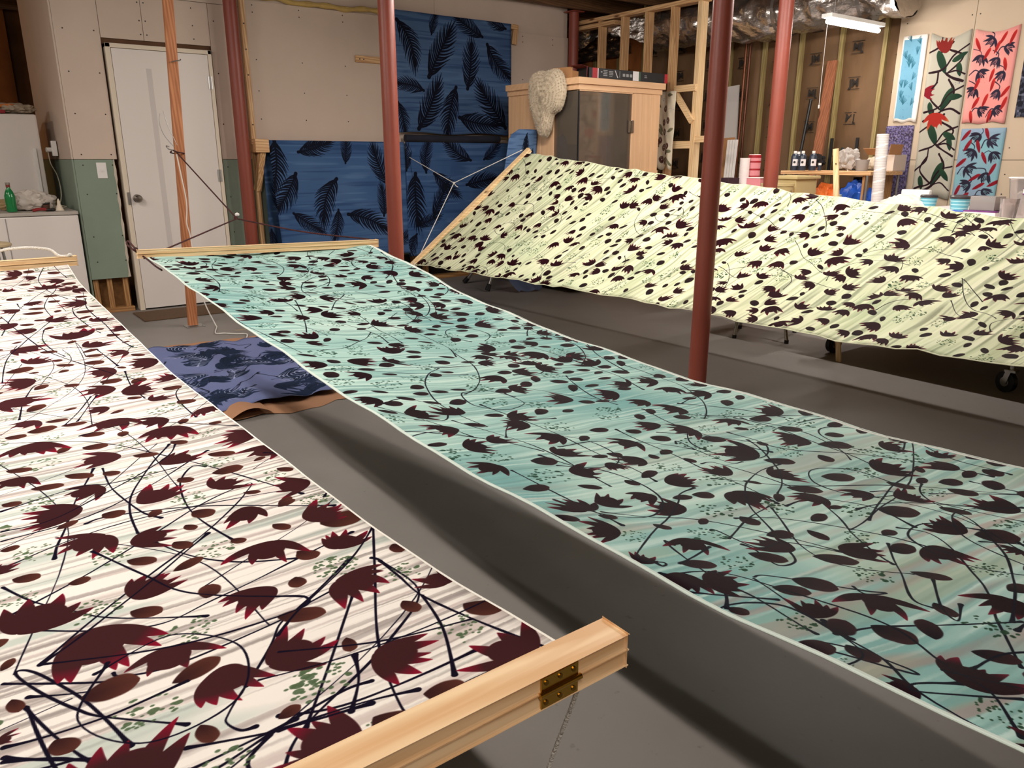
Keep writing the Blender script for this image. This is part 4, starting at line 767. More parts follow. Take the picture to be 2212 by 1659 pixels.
gb1 = fG(0, .2); gt1 = fG(1, .2); d2 = (gt1-gb1).normalized()
clamp('pine clamp bar at the near end of the pale green cloth', gb1-d2*.05, gt1+d2*.05, PINEL['x'], .04, .019)
# ropes
RW = mat('white_rope', (236, 232, 224), .8, bump=.8, bs=240); RD = mat('dark_rope', (40, 30, 30), .8, c2=(92, 40, 40), vs=60, bump=.5, bs=300)
def rope(name, label, segs, m, r, cat='rope', knots=()):
    allp = [Vector(p) for s_ in segs for p in s_]; c = sum(allp, Vector())/len(allp)
    t = thing(name, label, cat, tuple(c))
    for s_ in segs: put('strand', tube(B(), s_, r, 8, 6, len(s_) > 2), m, t, smooth=True)
    for k, rr in knots:
        b_ = B(); bmesh.ops.create_icosphere(b_, subdivisions=2, radius=rr); bmesh.ops.translate(b_, verts=b_.verts, vec=k); put('knot', b_, m, t, smooth=True)
    return t
rope('tie_rope', 'white cord hanging from the near pine bar down to the floor', [[(.505, .53, .697), (.502, .56, .60), (.501, .593, .50), (.49, .64, .3), (.47, .70, .02)]], RW, .0028, knots=[((.505, .523, .693), .005)])
rope('tie_rope', 'dark braided rope from the wooden post to both ends of the teal clamp bar',
     [[(1.515, 5.985, 1.26), (1.555, 4.92, .862)], [(1.555, 4.92, .862), (.84, 4.16, .745)], [(1.555, 4.92, .862), (1.80, 4.5, .80), (2.03, 4.07, .775)],
      [(.80, 4.13, .80), (.785, 4.19, .83), (.775, 4.17, .815), (.80, 4.12, .785), (.83, 4.06, .755), (.85, 3.98, .725), (.865, 3.93, .71)],
      [(1.49, 5.98, 1.275), (1.52, 5.96, 1.262), (1.56, 5.965, 1.255), (1.55, 6.04, 1.25), (1.49, 6.045, 1.26), (1.485, 6.0, 1.27)]], RD, .0045, knots=[((1.552, 4.93, .868), .012), ((.80, 4.12, .795), .012)])
tag(put('rope_bead', lathe(B(), [(.0, -.013), (.012, -.006), (.014, 0), (.012, .007), (.0, .013)], (1.553, 4.90, .888), 14), WHITE2, smooth=True), 'small white bead threaded on the dark rope junction', 'bead')
rope('tie_rope', 'thin white cord bridle between the wall rail and the slanted clamp bar',
     [[(3.84, 6.90, 1.27), (3.85, 6.0, 1.01)], [(3.85, 6.0, 1.01), tuple(gt0+Vector((-.02, .02, .03)))], [(3.85, 6.0, 1.01), tuple(gb0+Vector((.05, .02, .03)))], [(3.85, 6.0, 1.01), (3.86, 5.98, .985), (3.875, 5.97, .975)]], RW, .0035, knots=[((3.85, 6.0, 1.01), .010)])
rope('tie_rope', 'short white cord knotted around the low end of the slanted clamp bar', [[tuple(gb0+Vector((-.02, -.03, .03))), tuple(gb0+Vector((-.005, -.03, .0))), tuple(gb0+Vector((.01, -.03, -.05)))]], RW, .004, knots=[(tuple(gb0+Vector((.012, -.03, -.055))), .007)])
rope('tie_rope', 'thick white rope lying on top of the far clamp bar of the white cloth', [[(.02, 4.03, .80), (.14, 4.05, .815), (.30, 4.05, .84), (.42, 4.04, .83), (.46, 4.01, .80), (.50, 3.99, .80)], [(-.9, 4.1, .83), (-.3, 4.07, .81), (.2, 4.02, .80)]], RW, .006, knots=[((.12, 4.05, .815), .009), ((.50, 3.99, .803), .009)])
rope('tie_rope', 'white cord hanging down the wooden post and trailing across the floor',
     [[(1.512, 5.98, 1.25), (1.525, 5.975, 1.1), (1.54, 5.975, .91), (1.525, 5.975, .77), (1.54, 5.975, .66), (1.55, 5.96, .33), (1.585, 5.93, .15), (1.63, 5.92, .02), (1.62, 5.85, .008), (1.55, 5.64, .008), (1.60, 5.60, .008), (1.66, 5.53, .008), (1.72, 5.48, .008), (1.68, 5.36, .008)]], RW, .0045)
rope('wire_offcut', 'thin grey wire ends curling out of the wooden post', [[(1.50, 5.98, 1.30), (1.44, 5.97, 1.38), (1.42, 5.97, 1.46), (1.43, 5.97, 1.52)], [(1.52, 5.97, 1.31), (1.47, 5.97, 1.45), (1.455, 5.97, 1.54)]], METAL, .002, 'wire')
# ------------------------------------------------------------------ blue cloths on the wall
def hang(name, label, x0, x1, z0, z1, y, tex, amp=.012, group=None, skew=0, cat='cloth', n=(40, 40), m=None, axis='y', edge=.01, drop=None):
    W_ = abs(x1-x0); H_ = z1-z0
    def f(u, v):
        a = x0+(x1-x0)*u+skew*(1-v); z = z0+(z1-z0)*v
        if drop: z -= drop*math.sin(math.pi*u)*(v**2)*1.0
        z += edge*math.sin(u*11)*(1-v)**4
        o = amp*(math.sin(u*9+v*1.5)*(1-.6*v)+.4*wob(u*3, v*3))
        return (a, y-abs(amp)-o, z) if axis == 'y' else (y-abs(amp)-o, a, z)
    b_ = B(); sheet(b_, f, *n)
    mm = m or cloth_mat(name+'_print', tex, .85, bump=.3, bs=500, spec=.15)
    o = put(name, b_, mm, smooth=True, angle=180, label=label, cat=cat, group=group); solidify(o, .0012); return o
S2 = [(3.86,2.49,4.04,2.11),(4.19,2.36,4.25,2.55),(4.8,2.38,4.5,2.53),(5.09,2.47,4.85,2.56),(4.15,1.97,4.41,2.41),(4.62,1.88,4.67,2.3),(4.82,2.31,5.1,2.02),(4.11,1.87,3.81,1.92),(3.82,1.75,3.88,1.48),(4.03,1.47,4.27,1.9),(4.46,1.92,4.35,1.49),(4.49,1.6,4.94,1.53),(5.08,1.52,4.76,1.91)]
SA = [(2.55,1.38,2.48,.96),(2.72,1.26,3.03,1.35),(3.17,1.17,3.2,1.4),(3.58,.95,3.44,1.3),(2.7,1.09,2.48,.78),(3.03,1.07,2.86,.7),(3.14,.75,3.51,.59),(2.6,.75,2.85,.58),(2.78,1.31,2.95,1.35)]
S3 = [(3.82,1.1,3.79,1.38),(4.0,1.08,4.04,1.37),(4.55,1.17,4.25,1.37),(3.89,1.09,3.9,.61),(4.11,1.08,4.38,.87),(4.49,.96,4.84,1.02),(4.09,.65,4.26,.96),(4.54,.68,4.47,.4)]
hang('blue_cloth', 'blue palm-leaf cloth hung highest on the drywall', 3.80, 5.16, 1.46, 2.545, 6.90, palm(1.36, 1.085, seg(0, 0, 3.80, 1.46, S2), (74, 100, 138), 0), .008)
hang('blue_cloth', 'blue palm-leaf cloth hung low between the door column and the next column', 2.47, 3.80, .33, 1.372, 6.79, palm(1.33, 1.042, seg(0, 0, 2.47, .33, SA), (62, 92, 134), 4), .010, skew=.06)
hang('blue_cloth', 'blue palm-leaf cloth hung low behind the slanted clamp bar', 3.80, 5.10, .28, 1.372, 6.785, palm(1.30, 1.09, seg(0, 0, 3.80, .28, S3), (58, 88, 132), 7), .010)
hang('blue_cloth', 'dark blue cloth edge folded behind the low cloth beside the column', 2.44, 2.62, .40, 1.33, 6.86, palm(.2, .9, [], (40, 62, 92), 2), .006)
b_ = B(); tube(b_, [(3.86, 6.87, 1.41), (4.4, 6.87, 1.405), (4.98, 6.87, 1.415)], .035, 12); ro = thing('rolled_cloth', 'dark navy cloth roll lying in the gap between the blue cloths', 'cloth roll', (4.4, 6.87, 1.38)); put('roll', b_, mat('navy_cloth', (34, 36, 48), .9, var=.2, vs=9), ro, smooth=True)
b_ = B(); tube(b_, [(4.98, 6.87, 1.415), (5.06, 6.86, 1.42), (5.10, 6.84, 1.40)], .012, 10); put('loose_end', b_, mat('olive_cord', (104, 90, 62), .9), ro, smooth=True)
# ironing board stood on end and draped in blue cloth
ib = thing('ironing_board', 'upright ironing board draped with a blue leaf-printed cloth beside the sauna cabin', 'ironing board', (4.75, 6.2, 0))
def ibf(u, v):
    s_ = 2*u-1; wd = .165+.07*(1-v)**1.2; z = .16+1.32*v
    if v > .93: wd *= 1-.35*((v-.93)/.07)**2
    x = 4.60-.12*(1-v)+(.165-wd)*.75+wd*s_; y = 5.95-.03*math.cos(s_*1.4)+.012*math.sin(u*16)*(1-v)+.03*(1-v)
    return (x, y, z-.0)
Tib = palm(.5, 1.32, [], (92, 122, 162), 0)
for a in ((.28, 1.16, .26, -88), (.42, 1.06, .18, -80), (.10, .75, .3, 60), (.36, .55, .3, 100), (.2, .25, .28, 80)): Tib.leaf(a[0], a[1], a[2]*.7, a[3], (16, 22, 38), (26, 36, 58), .38); Tib.frond(a[0], a[1], a[2], a[3], (12, 18, 34))
b_ = B(); sheet(b_, ibf, 16, 30); o = put('draped_cover', b_, cloth_mat('board_cloth_print', Tib, .85, bump=.3, bs=400, spec=.15), ib, smooth=True, angle=180); solidify(o, .003)
b_ = B(); box(b_, 4.46, 4.74, 5.955, 5.975, .25, 1.44, .006); put('board', b_, METAL, ib)
for (a, c, d_) in (((4.19, 5.98, .0), (4.50, 5.99, .75), 'rubber_foot'), ((4.30, 6.54, 0), (4.60, 6.0, .8), 'rubber_foot')):
    a = Vector(a); c = Vector(c); dv = (c-a).normalized()
    lg = put('leg', cyl(B(), a+dv*.05, c, .016, n=14), METAL, ib, smooth=True)
    put('rubber_foot', cyl(B(), a+Vector((0, 0, .012)), a+dv*.07+Vector((0, 0, .004)), .026, .021, n=14), BLACK, lg)
b_ = B(); sheet(b_, lambda u, v: (4.38+.30*u-.05*v, 5.72+.22*v*(1-u)+.03*math.sin(u*8), .012+.19*v**1.5+.01*math.sin(u*14+v*3)), 18, 10); put('cloth_tail', b_, mat('blue_grey_cloth', (92, 104, 134), .9, var=.1, vs=8), ib, smooth=True, angle=180)
# ------------------------------------------------------------------ sauna cabin
SX, SX1, SY, SY1, SZ = 4.77, 5.80, 5.38, 6.42, 1.90
HEM = {a: wood('hemlock_'+a, (232, 190, 148), (224, 180, 138), a, .5, .35, False) for a in 'xyz'}
sa = thing('sauna_cabin', 'pale wooden sauna cabin with haze-tinted glass front and corner window', 'sauna', (5.3, 5.9, 0))
rf = B(); box(rf, SX-.035, SX1+.03, SY-.035, SY1, 1.845, SZ, .003); put('roof_fascia', rf, HEM['x'], sa)
put('lower_fascia', box(B(), SX-.012, SX1+.01, SY-.012, SY1, 1.80, 1.845, .002), HEM['x'], sa)
put('floor_base', box(B(), SX, SX1, SY, SY1, .04, .14, .002), HEM['x'], sa)
put('corner_post', box(B(), SX-.004, SX+.045, SY+.34, SY+.40, .14, 1.80, .002), HEM['z'], sa)
for i in range(5):
    y0 = SY+.40+i*.128; put('side_board', box(B(), SX, SX+.02, y0+.002, min(y0+.126, SY1), .14, 1.80, .003), HEM['z'], sa)
for i in range(3):
    x0 = 5.44+i*.12; put('front_board', box(B(), x0+.001, x0+.119, SY, SY+.03, .14, 1.80, .002), HEM['z'], sa)
GL = glass('haze_tinted_glass', (206, 188, 168), .15)  # beige haze in the glass colour stands in for a lit interior
put('front_glass', box(B(), SX+.006, 5.435, SY+.004, SY+.012, .16, 1.795), GL, sa)
put('corner_glass', box(B(), SX+.003, SX+.011, SY+.014, SY+.335, .16, 1.795), GL, sa)
put('corner_seal', box(B(), SX-.002, SX+.008, SY-.002, SY+.012, .14, 1.80), BLACK, sa)
put('glass_trim', box(box(B(), 5.425, 5.445, SY-.004, SY+.02, .14, 1.80, .002), SX, 5.44, SY-.004, SY+.02, 1.79, 1.805, .001), HEM['z'], sa)
b_ = B(); box(b_, 5.375, 5.405, SY-.016, SY+.002, 1.45, 1.56, .003); box(b_, 5.41, 5.445, SY-.016, SY+.004, 1.45, 1.56, .003); put('glass_hinge', b_, CHROME, sa)
for i in range(8):
    x0 = SX+.06+i*.12; put('back_board', box(B(), x0+.001, x0+.119, SY1-.02, SY1, .14, 1.80, .002), HEM['z'], sa)
put('bench', box(B(), SX+.05, SX1-.03, 5.92, SY1-.03, .45, .49, .004), HEM['x'], sa)
put('inner_side', box(B(), SX1-.03, SX1-.01, SY+.03, SY1-.02, .14, 1.80), HEM['z'], sa)
put('inner_roof', box(B(), SX+.02, SX1, SY+.02, SY1, 1.76, 1.795), HEM['x'], sa)
HT_ = mat('heater_panel', (40, 36, 36), .7)
for x0 in (4.86, 5.22): put('heater_frame', box(B(), x0-.06, x0+.30, 6.375, 6.39, .5, 1.44, .003), HEM['z'], sa); put('heater_panel', box(B(), x0, x0+.24, 6.36, 6.374, .6, 1.38), HT_, sa)
put('notched_foot', box(B(), 5.62, 5.80, SY-.01, SY, 1.08, 1.11), HEM['x'], sa)
# fleece on the cabin corner
def flf(u, v):
    a = 2*math.pi*u; ph = math.pi*v
    r = 1+.05*wob(u*9, v*7, 2)
    y = 5.66+.21*math.sin(ph)*math.cos(a)*r; z = 1.68+.30*math.cos(ph)*r+.06*math.cos(a)*math.sin(ph); z -= .10*(1 if 0 else math.sin(ph)*max(0, math.sin(a*.5)))*.2
    x = SX-.045+.045*math.sin(ph)*math.sin(a)*r
    return (x, y+(1.85-z)*.12-.06, z)
fl = thing('sheepskin', 'cream sheepskin fleece draped over the corner of the sauna cabin', 'fleece', (4.7, 5.7, 1.6))
b_ = B(); rnd = random.Random(4)
def fleece(y, z):
    # outline: broad at the top, tapering to a tip below
    t = (1.99-z)/.55; 
    return 0
pts = []
OUT = [(5.98, 1.84), (5.95, 1.94), (5.85, 1.975), (5.74, 1.965), (5.63, 1.985), (5.54, 1.93), (5.50, 1.80), (5.55, 1.66), (5.66, 1.60), (5.70, 1.48), (5.76, 1.415), (5.84, 1.45), (5.90, 1.56), (5.96, 1.68)]
cy = sum(p[0] for p in OUT)/len(OUT); cz = sum(p[1] for p in OUT)/len(OUT)
OS = smoothpts([(0, a, b) for a, b in OUT]+[(0,)+OUT[0]], 5)[:-1]; n_ = len(OS)
rings = []
for k in range(9):
    q = k/8; row = []
    for i, p in enumerate(OS):
        s_ = math.sin(q*math.pi/2)
        yy = cy+(p.y-cy)*s_; zz = cz+(p.z-cz)*s_; th_ = .07*math.cos(q*math.pi/2)**.5*(1+.09*wob(yy*22, zz*22, 1))
        row.append(b_.verts.new((SX-.045-th_-.01-.007*rnd.random(), yy+.010*rnd.uniform(-1, 1)*s_, zz+.010*rnd.uniform(-1, 1)*s_)))
    rings.append(row)
for A, C in zip(rings, rings[1:]):
    for i in range(n_): b_.faces.new((A[i], A[(i+1) % n_], C[(i+1) % n_], C[i]))
back = [b_.verts.new((SX-.04, p.y, p.z)) for p in OS]
for i in range(n_): b_.faces.new((rings[-1][i], rings[-1][(i+1) % n_], back[(i+1) % n_], back[i]))
bmesh.ops.remove_doubles(b_, verts=b_.verts, dist=.0015)
FUR = mat('fleece_wool', (206, 190, 166), .95, var=.08, vs=9, bump=.5, bs=30, sheen=.3)
fo = put('fleece', b_, FUR, fl, smooth=True, angle=180)
b_ = B()
for A in OS: pass
fv = [(v.co.copy(), v.normal.copy()) for v in []]
me_ = fo.data; off = WL[fo.name]
for p in me_.polygons:
    for q in range(20):
        c = Vector((0, 0, 0)); ws = [rnd.random() for _ in p.vertices]; sw = sum(ws)
        for w_, vi in zip(ws, p.vertices): c += me_.vertices[vi].co*(w_/sw)
        n = (p.normal+Vector((rnd.uniform(-.7, .7), rnd.uniform(-.7, .7), rnd.uniform(-1.0, .3)))).normalized(); s_ = n.cross(Vector((rnd.random(), rnd.random(), rnd.random()))).normalized()*.0016
        c += off; a = b_.verts.new(c-s_); d_ = b_.verts.new(c+s_); e_ = b_.verts.new(c+n*rnd.uniform(.007, .015)); b_.faces.new((a, d_, e_))
put('wool_tufts', b_, FUR, fl, kind='stuff')
# long black carton on the roof
bo = thing('carton', 'long black retail carton with red ends lying on the sauna roof', 'box', (5.2, 5.44, 1.9))
bm_ = B(); box(bm_, 4.86, 5.86, 5.36, 5.52, 1.902, 1.985, .002); put('carton_body', bm_, mat('black_card', (24, 22, 24), .5), bo)
RE = mat('red_card', (168, 34, 44), .5); WC = mat('white_card', (226, 220, 220), .6); GC = mat('grey_print', (150, 150, 150), .6); GG = mat('green_print', (60, 86, 66), .6)
for x0, x1, m_ in ((4.90, 4.96, RE), (4.962, 4.972, WC), (5.40, 5.475, WC), (5.478, 5.50, GG), (5.82, 5.862, RE)):
    put('printed_band', box(B(), x0, x1, 5.3585, 5.3598, 1.903, 1.984), m_, bo)
bm_ = B()
for x0, x1, z0, z1 in ((5.0, 5.018, 1.95, 1.96), (5.03, 5.08, 1.965, 1.972), (5.035, 5.08, 1.952, 1.959), (5.03, 5.078, 1.938, 1.945), (5.03, 5.08, 1.924, 1.931), (5.10, 5.15, 1.96, 1.966), (5.10, 5.15, 1.948, 1.954), (5.10, 5.15, 1.935, 1.941), (5.10, 5.14, 1.922, 1.927), (5.23, 5.235, 1.92, 1.975), (5.27, 5.30, 1.93, 1.955), (5.315, 5.345, 1.93, 1.955), (5.36, 5.39, 1.93, 1.955), (5.55, 5.58, 1.95, 1.957), (5.55, 5.585, 1.935, 1.942)):
    box(bm_, x0, x1, 5.3583, 5.3597, z0, z1)
put('printed_text', bm_, GC, bo)
bm_ = B(); beam(bm_, (5.17, 5.358, 1.975), (5.205, 5.358, 1.915), .0012, .014, (0, 1, 0)); put('printed_picture', bm_, WC, bo)
bm_ = B(); beam(bm_, (4.86, 5.44, 1.985), (4.76, 5.43, 2.0), .15, .002, (0, 0, 1)); beam(bm_, (4.86, 5.38, 1.94), (4.78, 5.30, 1.945), .08, .002, (0, 1, 0)); put('open_flap', bm_, mat('red_black_card', (104, 30, 34), .6), bo)
ct = thing('cardboard_flap', 'small brown cardboard flap standing on the sauna roof corner', 'cardboard', (4.7, 5.55, 1.9))
bm_ = B(); beam(bm_, (4.76, 5.74, 1.955), (4.79, 5.50, 1.95), .003, .09, (0, 0, 1)); beam(bm_, (4.79, 5.50, 1.935), (4.86, 5.50, 1.93), .003, .06, (0, 0, 1)); put('flap', bm_, CARD, ct)
# floral cloth beside the cabin
Tf = Tex(.36, .75, 400, (208, 198, 176))
for i in range(12):
    u, v = rs.uniform(.05, .31), rs.uniform(.05, .7)
    for k in range(3): Tf.stroke([(u+.028*(1-.3*k)*math.cos(a), v+.03*(1-.3*k)*math.sin(a)) for a in np.linspace(0, 6.3, 9)], .0035, (74, 40, 38))
for i in range(12): Tf.leaf(rs.uniform(0, .36), rs.uniform(0, .75), .10, rs.uniform(0, 180), (92, 92, 72), (126, 122, 96), .35)
for i in range(5): Tf.dots(rs.uniform(0, .36), rs.uniform(0, .75), .06, (100, 112, 140), 14, 1)
hang('floral_cloth', 'cream cloth with brown roses hanging between the cabin and the studs', 5.66, 5.40, 1.14, 1.85, 6.05, Tf, .02, axis='x', n=(20, 20), edge=.03)
# ------------------------------------------------------------------ scarves pinned on the right drywall
def scarf(label, y0, y1, z0, z1, T, skew=0, drop=0, group=None, amp=.006, x=6.836): return hang('hanging_scarf', label, y0, y1, z0, z1, x, T, amp, axis='x', n=(14, 20), skew=skew, drop=drop, cat='scarf', edge=.008)
T1 = Tex(.22, .68, 500, (232, 224, 216)); 
q = T1.win(.11, .34, .34); T1.a[12:-14, 6:-22] = np.array((104, 152, 176))/255
for i in range(46):
    u, v = rs.uniform(.02, .17), rs.uniform(.03, .65); a = rs.uniform(50, 130)
    if i % 3 == 0:
        for k in range(5): T1.stroke([(u, v), (u+.04*math.cos(math.radians(a+k*14-28)), v+.06*math.sin(math.radians(a+k*14-28)))], .0022, (44, 94, 112))
    else: T1.dots(u, v, .022, (40, 98, 140), 10, 1)
scarf('light blue scarf with dark sprigs and a white border', 3.63, 3.43, 1.52, 2.20, T1, drop=0)
T2 = Tex(.34, 1.3, 500, (166, 162, 148)); BK = (34, 16, 22)
for v0, sg in ((.02, 1), (.34, -1), (.62, 1), (.92, -1)):
    T2.stroke([(.02 if sg > 0 else .32, v0), (.17, v0+.09), (.26 if sg > 0 else .08, v0+.22), (.20, v0+.34)], .0085, BK); T2.stroke([(.17, v0+.09), (.05 if sg > 0 else .3, v0+.2), (.1, v0+.32)], .007, BK)
    T2.leaf(.20 if sg > 0 else .12, v0+.18, .20, 62 if sg > 0 else 112, (22, 44, 32), (34, 60, 42), .36); T2.leaf(.07 if sg > 0 else .28, v0+.1, .12, 100, (22, 44, 32), (34, 60, 42), .4)
    T2.stroke([(.33, v0+.05), (.25, v0+.1), (.17, v0+.09)], .006, BK); T2.dots(.27 if sg > 0 else .08, v0+.30, .05, (40, 50, 110), 5, 1)
for k in range(4):
    v0 = .10+.31*k; T2.stroke([(.33, v0+.16), (.22, v0+.12), (.14, v0+.02), (.02, v0-.03)], .007, BK); T2.leaf(.27, v0+.09, .13, 130+20*k, (22, 44, 32), (34, 60, 42), .4)
    T2.stroke([(.0, v0+.12), (.09, v0+.2), (.10, v0+.30)], .006, BK)
T2.flower(.12, 1.24, .13, 100, (110, 30, 26), (150, 70, 40)); T2.flower(.13, .62, .15, -80, (150, 40, 30), (170, 110, 60)); T2.flower(.04, .84, .10, 0, (110, 20, 30), (110, 20, 30))
scarf('long cream scarf with black curves and green leaves', 3.40, 3.09, .90, 2.20, T2, drop=.05, skew=-.02)
scarf('pink scarf with black tulips and red leaves', 3.06, 2.74, 1.49, 2.19, tulips(.36, .70, (206, 132, 126), (210, 152, 144), (130, 24, 28), (170, 38, 34), 12), drop=.035)
T4 = Tex(.24, .62, 420, (92, 84, 124)); T4.blend((vn(T4.h, T4.w, 60, 26) > .5)*.8, (52, 44, 62)); T4.blend((vn(T4.h, T4.w, 70, 30) > .68)*.7, (132, 122, 146))
for i in range(30): T4.dots(rs.uniform(0, .24), rs.uniform(0, .62), .03, (44, 26, 72), 14, 1)
scarf('mottled purple scarf below the light blue one', 3.68, 3.44, .88, 1.49, T4)
scarf('aqua scarf with black tulips and dark red leaves', 3.05, 2.72, .80, 1.45, tulips(.34, .66, (116, 162, 170), (130, 140, 164), (110, 16, 30), (128, 26, 36), 11))
T6 = Tex(.3, .62, 300, (58, 60, 74)); T6.blend((vn(T6.h, T6.w, 30, 14) > .55)*.8, (20, 20, 28)); T6.blend((vn(T6.h, T6.w, 30, 14) > .7)*.6, (120, 124, 140))
scarf('dark grey mottled scarf beside the pink scarf', 2.68, 2.42, 1.52, 2.13, T6)
for (y, z) in ((3.425, 2.205), (3.07, 2.195)):
    pass
# ------------------------------------------------------------------ appliances in the corner
fr = thing('refrigerator', 'tall white refrigerator in the corner by the door wall', 'refrigerator', (.5, 7.9, 0))
put('fridge_body', box(B(), .18, .865, 7.60, 8.2, .02, 1.565, .012), WHITE, fr); put('fridge_door', box(B(), .18, .865, 7.545, 7.595, .05, 1.56, .012), WHITE, fr)
put('door_handle', box(B(), .80, .825, 7.52, 7.545, .9, 1.3, .004), WHITE2, fr)
for x in (.25, .80): put('foot', cyl(B(), (x, 7.7, 0), (x, 7.7, .02), .02, n=10), BLACK, fr)
fz = thing('chest_freezer', 'low white chest freezer with cluttered top beside the green wallboard', 'freezer', (.4, 7.2, 0))
put('freezer_body', box(B(), -.35, .965, 6.905, 7.53, .03, .80, .01), WHITE, fz); put('freezer_lid', box(B(), -.35, .968, 6.90, 7.53, .803, .83, .006), mat('worn_lid', (176, 168, 158), .6, var=.05, vs=10), fz)
put('side_seam', box(B(), .48, .486, 6.902, 6.9055, .1, .79), mat('grey_seam', (150, 142, 140), .5), fz)
for x in (-.3, .9): put('foot', cyl(B(), (x, 6.97, 0), (x, 6.97, .03), .02, n=10), BLACK, fz)
stl = thing('bar_stool', 'small round-topped stool with thin legs beside the freezer', 'stool', (.30, 6.2, 0))
put('seat', lathe(B(), [(.0, .655), (.13, .655), (.145, .662), (.145, .674), (.13, .682), (.0, .682)], (.30, 6.2, 0), 32), mat('beige_seat', (190, 168, 132), .5), stl, smooth=True)
for a in (30, 120, 210, 300):
    c_, s_ = math.cos(math.radians(a)), math.sin(math.radians(a)); put('leg', cyl(B(), (.30+.10*c_, 6.2+.10*s_, .655), (.30+.16*c_, 6.2+.16*s_, 0), .009, n=10), METAL, stl)
bt = thing('soda_bottle', 'green plastic soda bottle standing on the chest freezer', 'bottle', (.565, 7.05, .83))
put('bottle_body', lathe(B(), [(.0, 0), (.034, .002), (.036, .01), (.034, .05), (.036, .09), (.035, .12), (.026, .15), (.014, .172), (.013, .185)], (.545, 7.02, .832), 24), mat('green_pet', (28, 120, 66), .15, spec=.6), bt, smooth=True)
put('bottle_neck', cyl(B(), (.545, 7.02, 1.013), (.545, 7.02, 1.032), .0145, n=16), mat('red_neck', (120, 44, 34), .5), bt); put('bottle_cap', cyl(B(), (.545, 7.02, 1.032), (.545, 7.02, 1.048), .016, n=16), mat('grey_cap', (130, 122, 112), .5), bt)
def crumple(name, c, r, m, seed, label, cat, group=None, sq=(1, 1, 1), amp=.25, sub=4):
    b_ = B(); bmesh.ops.create_icosphere(b_, subdivisions=sub, radius=1)
    for v in b_.verts:
        n = v.co.normalized(); k = 1+amp*(wob(n.x*3+seed, n.y*3, seed)*.5+.5*abs(math.sin(n.x*7+seed)+math.sin(n.y*9)+math.sin(n.z*8))/1.5-.3)
        v.co = Vector((n.x*r*sq[0], n.y*r*sq[1], max(n.z, -.75)*r*sq[2]))*k
    zm = min(v.co.z for v in b_.verts)
    bmesh.ops.translate(b_, verts=b_.verts, vec=Vector(c)+Vector((0, 0, -zm)))
    return put(name, b_, m, smooth=True, angle=35, label=label, cat=cat, group=group)
BAGW = mat('thin_white_bag', (196, 186, 176), .5)
crumple('plastic_bag', (.70, 7.16, .831), .10, BAGW, 3, 'crumpled white plastic bag behind the green bottle', 'bag', sq=(1.5, .8, .8))
cn = thing('glue_bottle', 'white cone-shaped dispenser bottle on the freezer top', 'bottle', (.845, 7.02, .83)); put('cone', lathe(B(), [(.0, 0), (.032, 0), (.012, .05), (.011, .07), (.004, .09), (0, .09)], (.86, 7.02, .831), 20), mat('cream_plastic', (222, 206, 184), .5), cn, smooth=True)
cp = thing('paper_cup', 'dark patterned cup tipped over beside the cone bottle', 'cup', (.80, 7.1, .83)); put('cup_shell', cyl(B(), (.78, 7.12, .834), (.775, 7.10, .885), .024, .034, n=20), mat('brown_card', (104, 72, 60), .6), cp, smooth=True); put('rim', cyl(B(), (.775, 7.10, .885), (.7748, 7.0995, .889), .036, n=20), BLACK, cp)
b_ = B(); tube(b_, [(.67, 6.94, .842), (.72, 6.95, .85), (.76, 6.96, .845)], .012, 10); tag(put('red_marker', b_, mat('red_plastic', (134, 30, 30), .5), smooth=True), 'red marker pen lying at the freezer edge', 'pen')
b_ = B(); tube(b_, [(.76, 6.96, .842), (.80, 6.955, .842), (.82, 6.97, .842)], .010, 10); tag(put('black_clip', b_, BLACK, smooth=True), 'small black clip lying at the freezer edge', 'clip')
crumple('crumpled_paper', (.62, 7.25, .831), .11, mat('tan_wrap', (170, 146, 106), .8), 8, 'tan crumpled paper under the plastic bag', 'paper', sq=(1.5, .6, .45))
# things on the refrigerator
tag(put('red_box', box(B(), .18, .66, 7.58, 7.9, 1.566, 1.592, .004), mat('red_box_card', (150, 30, 38), .6)), 'flat red box lying on the refrigerator', 'box')
crumple('cloth_heap', (.72, 7.72, 1.567), .12, mat('pale_cloth', (180, 166, 146), .9), 5, 'pale folded cloth heap on the refrigerator top', 'cloth', sq=(1.3, 1, .35))
b_ = B(); tube(b_, [(.45, 7.65, 1.597), (.55, 7.62, 1.61), (.62, 7.63, 1.62), (.70, 7.62, 1.63), (.74, 7.64, 1.622)], .012, 10); tag(put('orange_strap', b_, mat('orange_web', (206, 120, 60), .8), smooth=True), 'orange strap lying across the refrigerator top', 'strap')
# outlet and switch
ol = thing('wall_outlet', 'double outlet with a white plug adapter beside the refrigerator', 'outlet', (.985, 7.6, 1.3))
put('outlet_plate', box(B(), .979, .9865, 7.60, 7.74, 1.24, 1.36, .002), mat('old_plate', (120, 110, 98), .6), ol)
put('plug_adapter', box(B(), .94, .979, 7.56, 7.61, 1.24, 1.36, .005), WHITE2, ol); put('plug', cyl(B(), (.94, 7.585, 1.29), (.90, 7.575, 1.29), .018, n=16), WHITE2, ol)
b_ = B(); tube(b_, [(.91, 7.58, 1.28), (.92, 7.60, 1.18), (.96, 7.65, 1.08), (.965, 7.62, .95), (.93, 7.52, .86), (.88, 7.40, .842), (.92, 7.30, .838), (.955, 7.36, .842), (.93, 7.46, .845)], .004, 8); put('power_cord', b_, mat('cream_cord', (200, 190, 170), .6), ol, smooth=True)
ls_ = thing('light_switch', 'white switch plate on the green wallboard left of the door'.replace(' left of', ' beside'), 'switch', (1.19, YA, 1.13))
